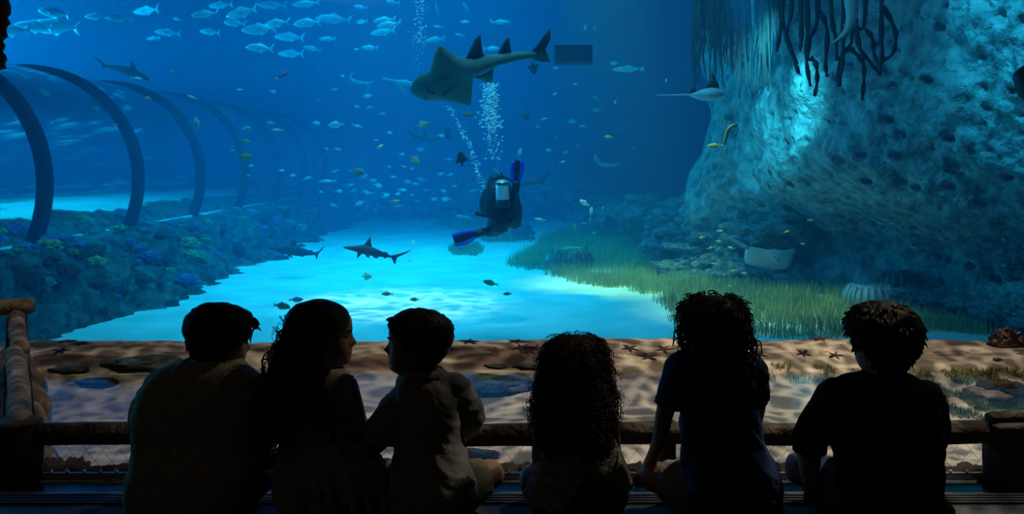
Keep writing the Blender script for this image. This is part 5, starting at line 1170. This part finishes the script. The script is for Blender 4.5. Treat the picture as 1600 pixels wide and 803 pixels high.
# 6 boy in black
kid('person', 'person in plain black shirt with rolled sleeves and jeans, short thick hair', 1376,
    (1379, 478, 586, 24, 0, 0.0),
    [(582, 1340, 1420, .05, 0), (592, 1312, 1438, .07, 0), (604, 1298, 1452, .088, 0), (625, 1292, 1464, .10, 0), (650, 1294, 1470, .11, 0), (690, 1300, 1472, .118, 0), (715, 1304, 1467, .12, 0), (740, 1306, 1472, .125, 0), (765, 1304, 1470, .125, 0), (785, 1302, 1482, .125, 0), (806, 1300, 1486, .125, 0)],
    [[(1306, 618, 0, .056), (1272, 672, -.01, .052), (1264, 712, .0, .044), (1268, 758, .04, .032)], [(1448, 620, 0, .054), (1457, 680, .03, .044), (1440, 720, .2, .032)]],
    [[(-.07, .02, .085), (-.195, .13, .125), (.03, .24, .045), (.11, .22, .035)], [(.07, .02, .085), (.18, .17, .09), (-.04, .22, .045), (-.12, .20, .035)]],
    m_black, m_jeans, (.62, .7), lambda r, HR, H, hc: hair_cap(r, HR, H, m_hair, .065, .016, 6, 700, .030, .0045, (), .3), seed=6)

# ------------------------------------------------------------------ scuba diver seen from behind
DY = 12.7
def Q(x, y, dy=0.0): return P(x, y, DY + dy)
m_suit = mat('wetsuit', (0.012, 0.014, 0.022), (0.02, 0.024, 0.034), 8, 0.6)
m_vest = mat('dive_vest', (0.008, 0.009, 0.013), rough=0.7)
m_tank = mat('tank_metal', (0.62, 0.70, 0.74), (0.72, 0.78, 0.80), 6, 0.35, metal=0.35)
m_rubber = mat('rubber', (0.015, 0.016, 0.02), rough=0.5)
m_blue = mat('fin_blue', (0.04, 0.06, 0.75), (0.06, 0.09, 0.85), 4, 0.4)
dv = thing('person', Q(785, 366), 'person scuba diving in black wetsuit with silver back tank and blue fins', 'person')
b = MB(); R = []
for y, xl, xr, hd, dy in [(284, 766, 792, .06, .05), (292, 760, 800, .10, .04), (304, 757, 804, .13, .02), (318, 758, 804, .14, 0), (330, 761, 803, .14, 0), (342, 762, 798, .15, 0), (352, 760, 796, .16, .02), (361, 763, 793, .14, .05), (366, 770, 786, .08, .06)]:
    a, c = Q(xl, y, dy), Q(xr, y, dy); ce = (a + c) / 2; h = (c - a).x / 2
    R.append([ce + V((h * math.cos(q), hd * math.sin(q), 0)) for q in [2 * PI * j / 20 for j in range(20)]])
b.rings(R)
b.ell(Q(773, 285, .12), (.105, .125, .13), 16, 12)
b.tube([Q(775, 290, .1), Q(778, 300, .05)], [.07, .09], 10)
# left arm reaching round in front, right arm folded in front
b.tube(spline([Q(764, 298, .02), Q(756, 315, .02), Q(757, 332, .18), Q(770, 330, .4)], 12), [.075, .075, .072, .068, .064, .058, .055, .05, .048, .045, .042, .04], 12)
b.tube(spline([Q(800, 300, .05), Q(803, 316, .1), Q(797, 326, .35)], 10), [.07, .07, .066, .062, .058, .054, .05, .046, .042, .04], 12)
hand(b, Q(770, 330, .4), V((1, .3, 0)), V((0, 0, -1)), 1.2, .4); hand(b, Q(797, 326, .35), V((-1, .3, 0)), V((0, 0, -1)), 1.2, .4)
# right leg: thigh down, shin folded straight up; left leg: shin out to the left
b.tube(spline([Q(795, 340, .0), Q(801, 348, .12), Q(807, 350, .18)], 8), [.11, .105, .10, .095, .09, .085, .08, .075], 12)
b.ell(Q(807, 349, .18), (.075, .08, .075), 12, 8)
b.tube(spline([Q(806, 348, .16), Q(808, 330, .0), Q(806, 312, -.12), Q(805, 296, -.18)], 12), [.075, .078, .08, .08, .078, .074, .068, .062, .056, .05, .046, .042], 12)
b.tube(spline([Q(778, 345, .0), Q(776, 358, .14), Q(773, 362, .22)], 8), [.115, .11, .105, .10, .092, .086, .08, .075], 12)
b.tube(spline([Q(775, 361, .2), Q(764, 362, .08), Q(755, 363, -.02), Q(746, 364, -.08)], 12), [.075, .078, .078, .076, .072, .066, .06, .055, .05, .046, .043, .042], 12)
b.tube([Q(750, 364, -.05), Q(740, 366, -.1), Q(734, 367.5, -.1)], [.048, .045, .03], 10); b.tube([Q(805, 298, -.18), Q(806, 290, -.2), Q(807, 284, -.2)], [.048, .045, .03], 10)
remesh(b.build('body', m_suit, dv), .011, 3)
# buoyancy vest hugging the trunk
b = MB(); R = []
for y, xl, xr, hd in [(294, 759, 801, .12), (304, 755, 806, .155), (318, 754, 806, .165), (332, 757, 805, .165), (340, 760, 801, .16)]:
    a, c = Q(xl, y), Q(xr, y); ce = (a + c) / 2; h = (c - a).x / 2; R.append([ce + V((h * math.cos(q), hd * math.sin(q), 0)) for q in [2 * PI * j / 20 for j in range(20)]])
b.rings(R); b.build('dive_vest', m_vest, dv)
def tank_pt(t, dy=-.26): return Q(784 + 2.0 * t, 281 + 42 * t, dy + .02 * t)
b = MB(); b.tube([tank_pt(t) for t in (-.02, .02, .06, .12, .4, .7, .86)], [.03, .06, .082, .092, .094, .094, .094], 20); tk = b.build('air_tank', m_tank, dv)
b = MB(); b.tube([tank_pt(t) for t in (.72, .74, .98, 1.02)], [.095, .10, .10, .085], 20); b.build('tank_boot', m_rubber, tk)
b = MB(); b.tube([tank_pt(.10), tank_pt(.16)], [.10, .10], 20); b.build('tank_strap', m_rubber, tk)
b = MB(); b.tube([tank_pt(-.10), tank_pt(0)], [.02, .024], 8); b.box(tank_pt(-.12), (.07, .03, .03)); b.tube([tank_pt(-.15), tank_pt(-.30)], [.012, .014], 6); b.build('valve', m_rubber, tk)
b = MB(); b.tube(spline([tank_pt(-.10), Q(774, 278, -.2), Q(764, 284, -.1), Q(760, 292, .15)], 14), .013, 6); b.build('hose', m_rubber, dv)
b = MB(); b.tube(spline([tank_pt(-.10), Q(795, 280, -.15), Q(804, 290, 0), Q(803, 305, .15)], 14), .013, 6); b.build('hose', m_rubber, dv)
b = MB(); b.tube(spline([Q(765, 336, -.1), Q(757, 336, -.12), Q(750, 334, -.12), Q(743, 333, -.12)], 8), [.03, .03, .032, .035, .036, .038, .038, .036], 8); b.build('gauge_console', m_rubber, dv)
def swimfin(pts_l, pts_r, dy0, dy1):
    """blade between two rails; rails blue, web and foot pocket black"""
    n_ = len(pts_l); b = MB(); A = [Q(x, y, dy0 + (dy1 - dy0) * i / (n_ - 1)) for i, (x, y) in enumerate(pts_l)]; Bq = [Q(x, y, dy0 + (dy1 - dy0) * i / (n_ - 1)) for i, (x, y) in enumerate(pts_r)]
    b.rings([[a + V((0, -.012, 0)), c + V((0, -.012, 0)), c + V((0, .012, 0)), a + V((0, .012, 0))] for a, c in zip(A, Bq)]); f_ = b.build('swim_fin', m_rubber, dv, False)
    for L, q in ((A, Bq), (Bq, A)):
        m_ = [p.lerp(r, .13) for p, r in zip(L, q)]; r = MB(); r.tube(spline(m_, 10), [.022, .026, .028, .03, .032, .034, .034, .032, .03, .026], 8, flat=.8); r.build('rail', m_blue, f_)
    m_ = [(p + r) / 2 for p, r in zip(A, Bq)]; w0 = (A[0] - Bq[0]).length / 2
    r = MB(); r.tube([m_[0] + (m_[0] - m_[1]).normalized() * .14, m_[0] + (m_[0] - m_[1]).normalized() * .05, m_[0], m_[1] * .5 + m_[0] * .5], [.05, .058, .056, .03], 10); r.build('foot_pocket', m_rubber, f_)
swimfin([(802, 288), (799, 276), (798, 263), (801, 252)], [(811, 288), (815, 276), (818, 262), (817, 250)], -.2, -.28)
swimfin([(745, 360), (732, 359), (718, 362), (706, 367)], [(746, 370), (737, 377), (724, 383), (712, 385)], -.1, -.2)
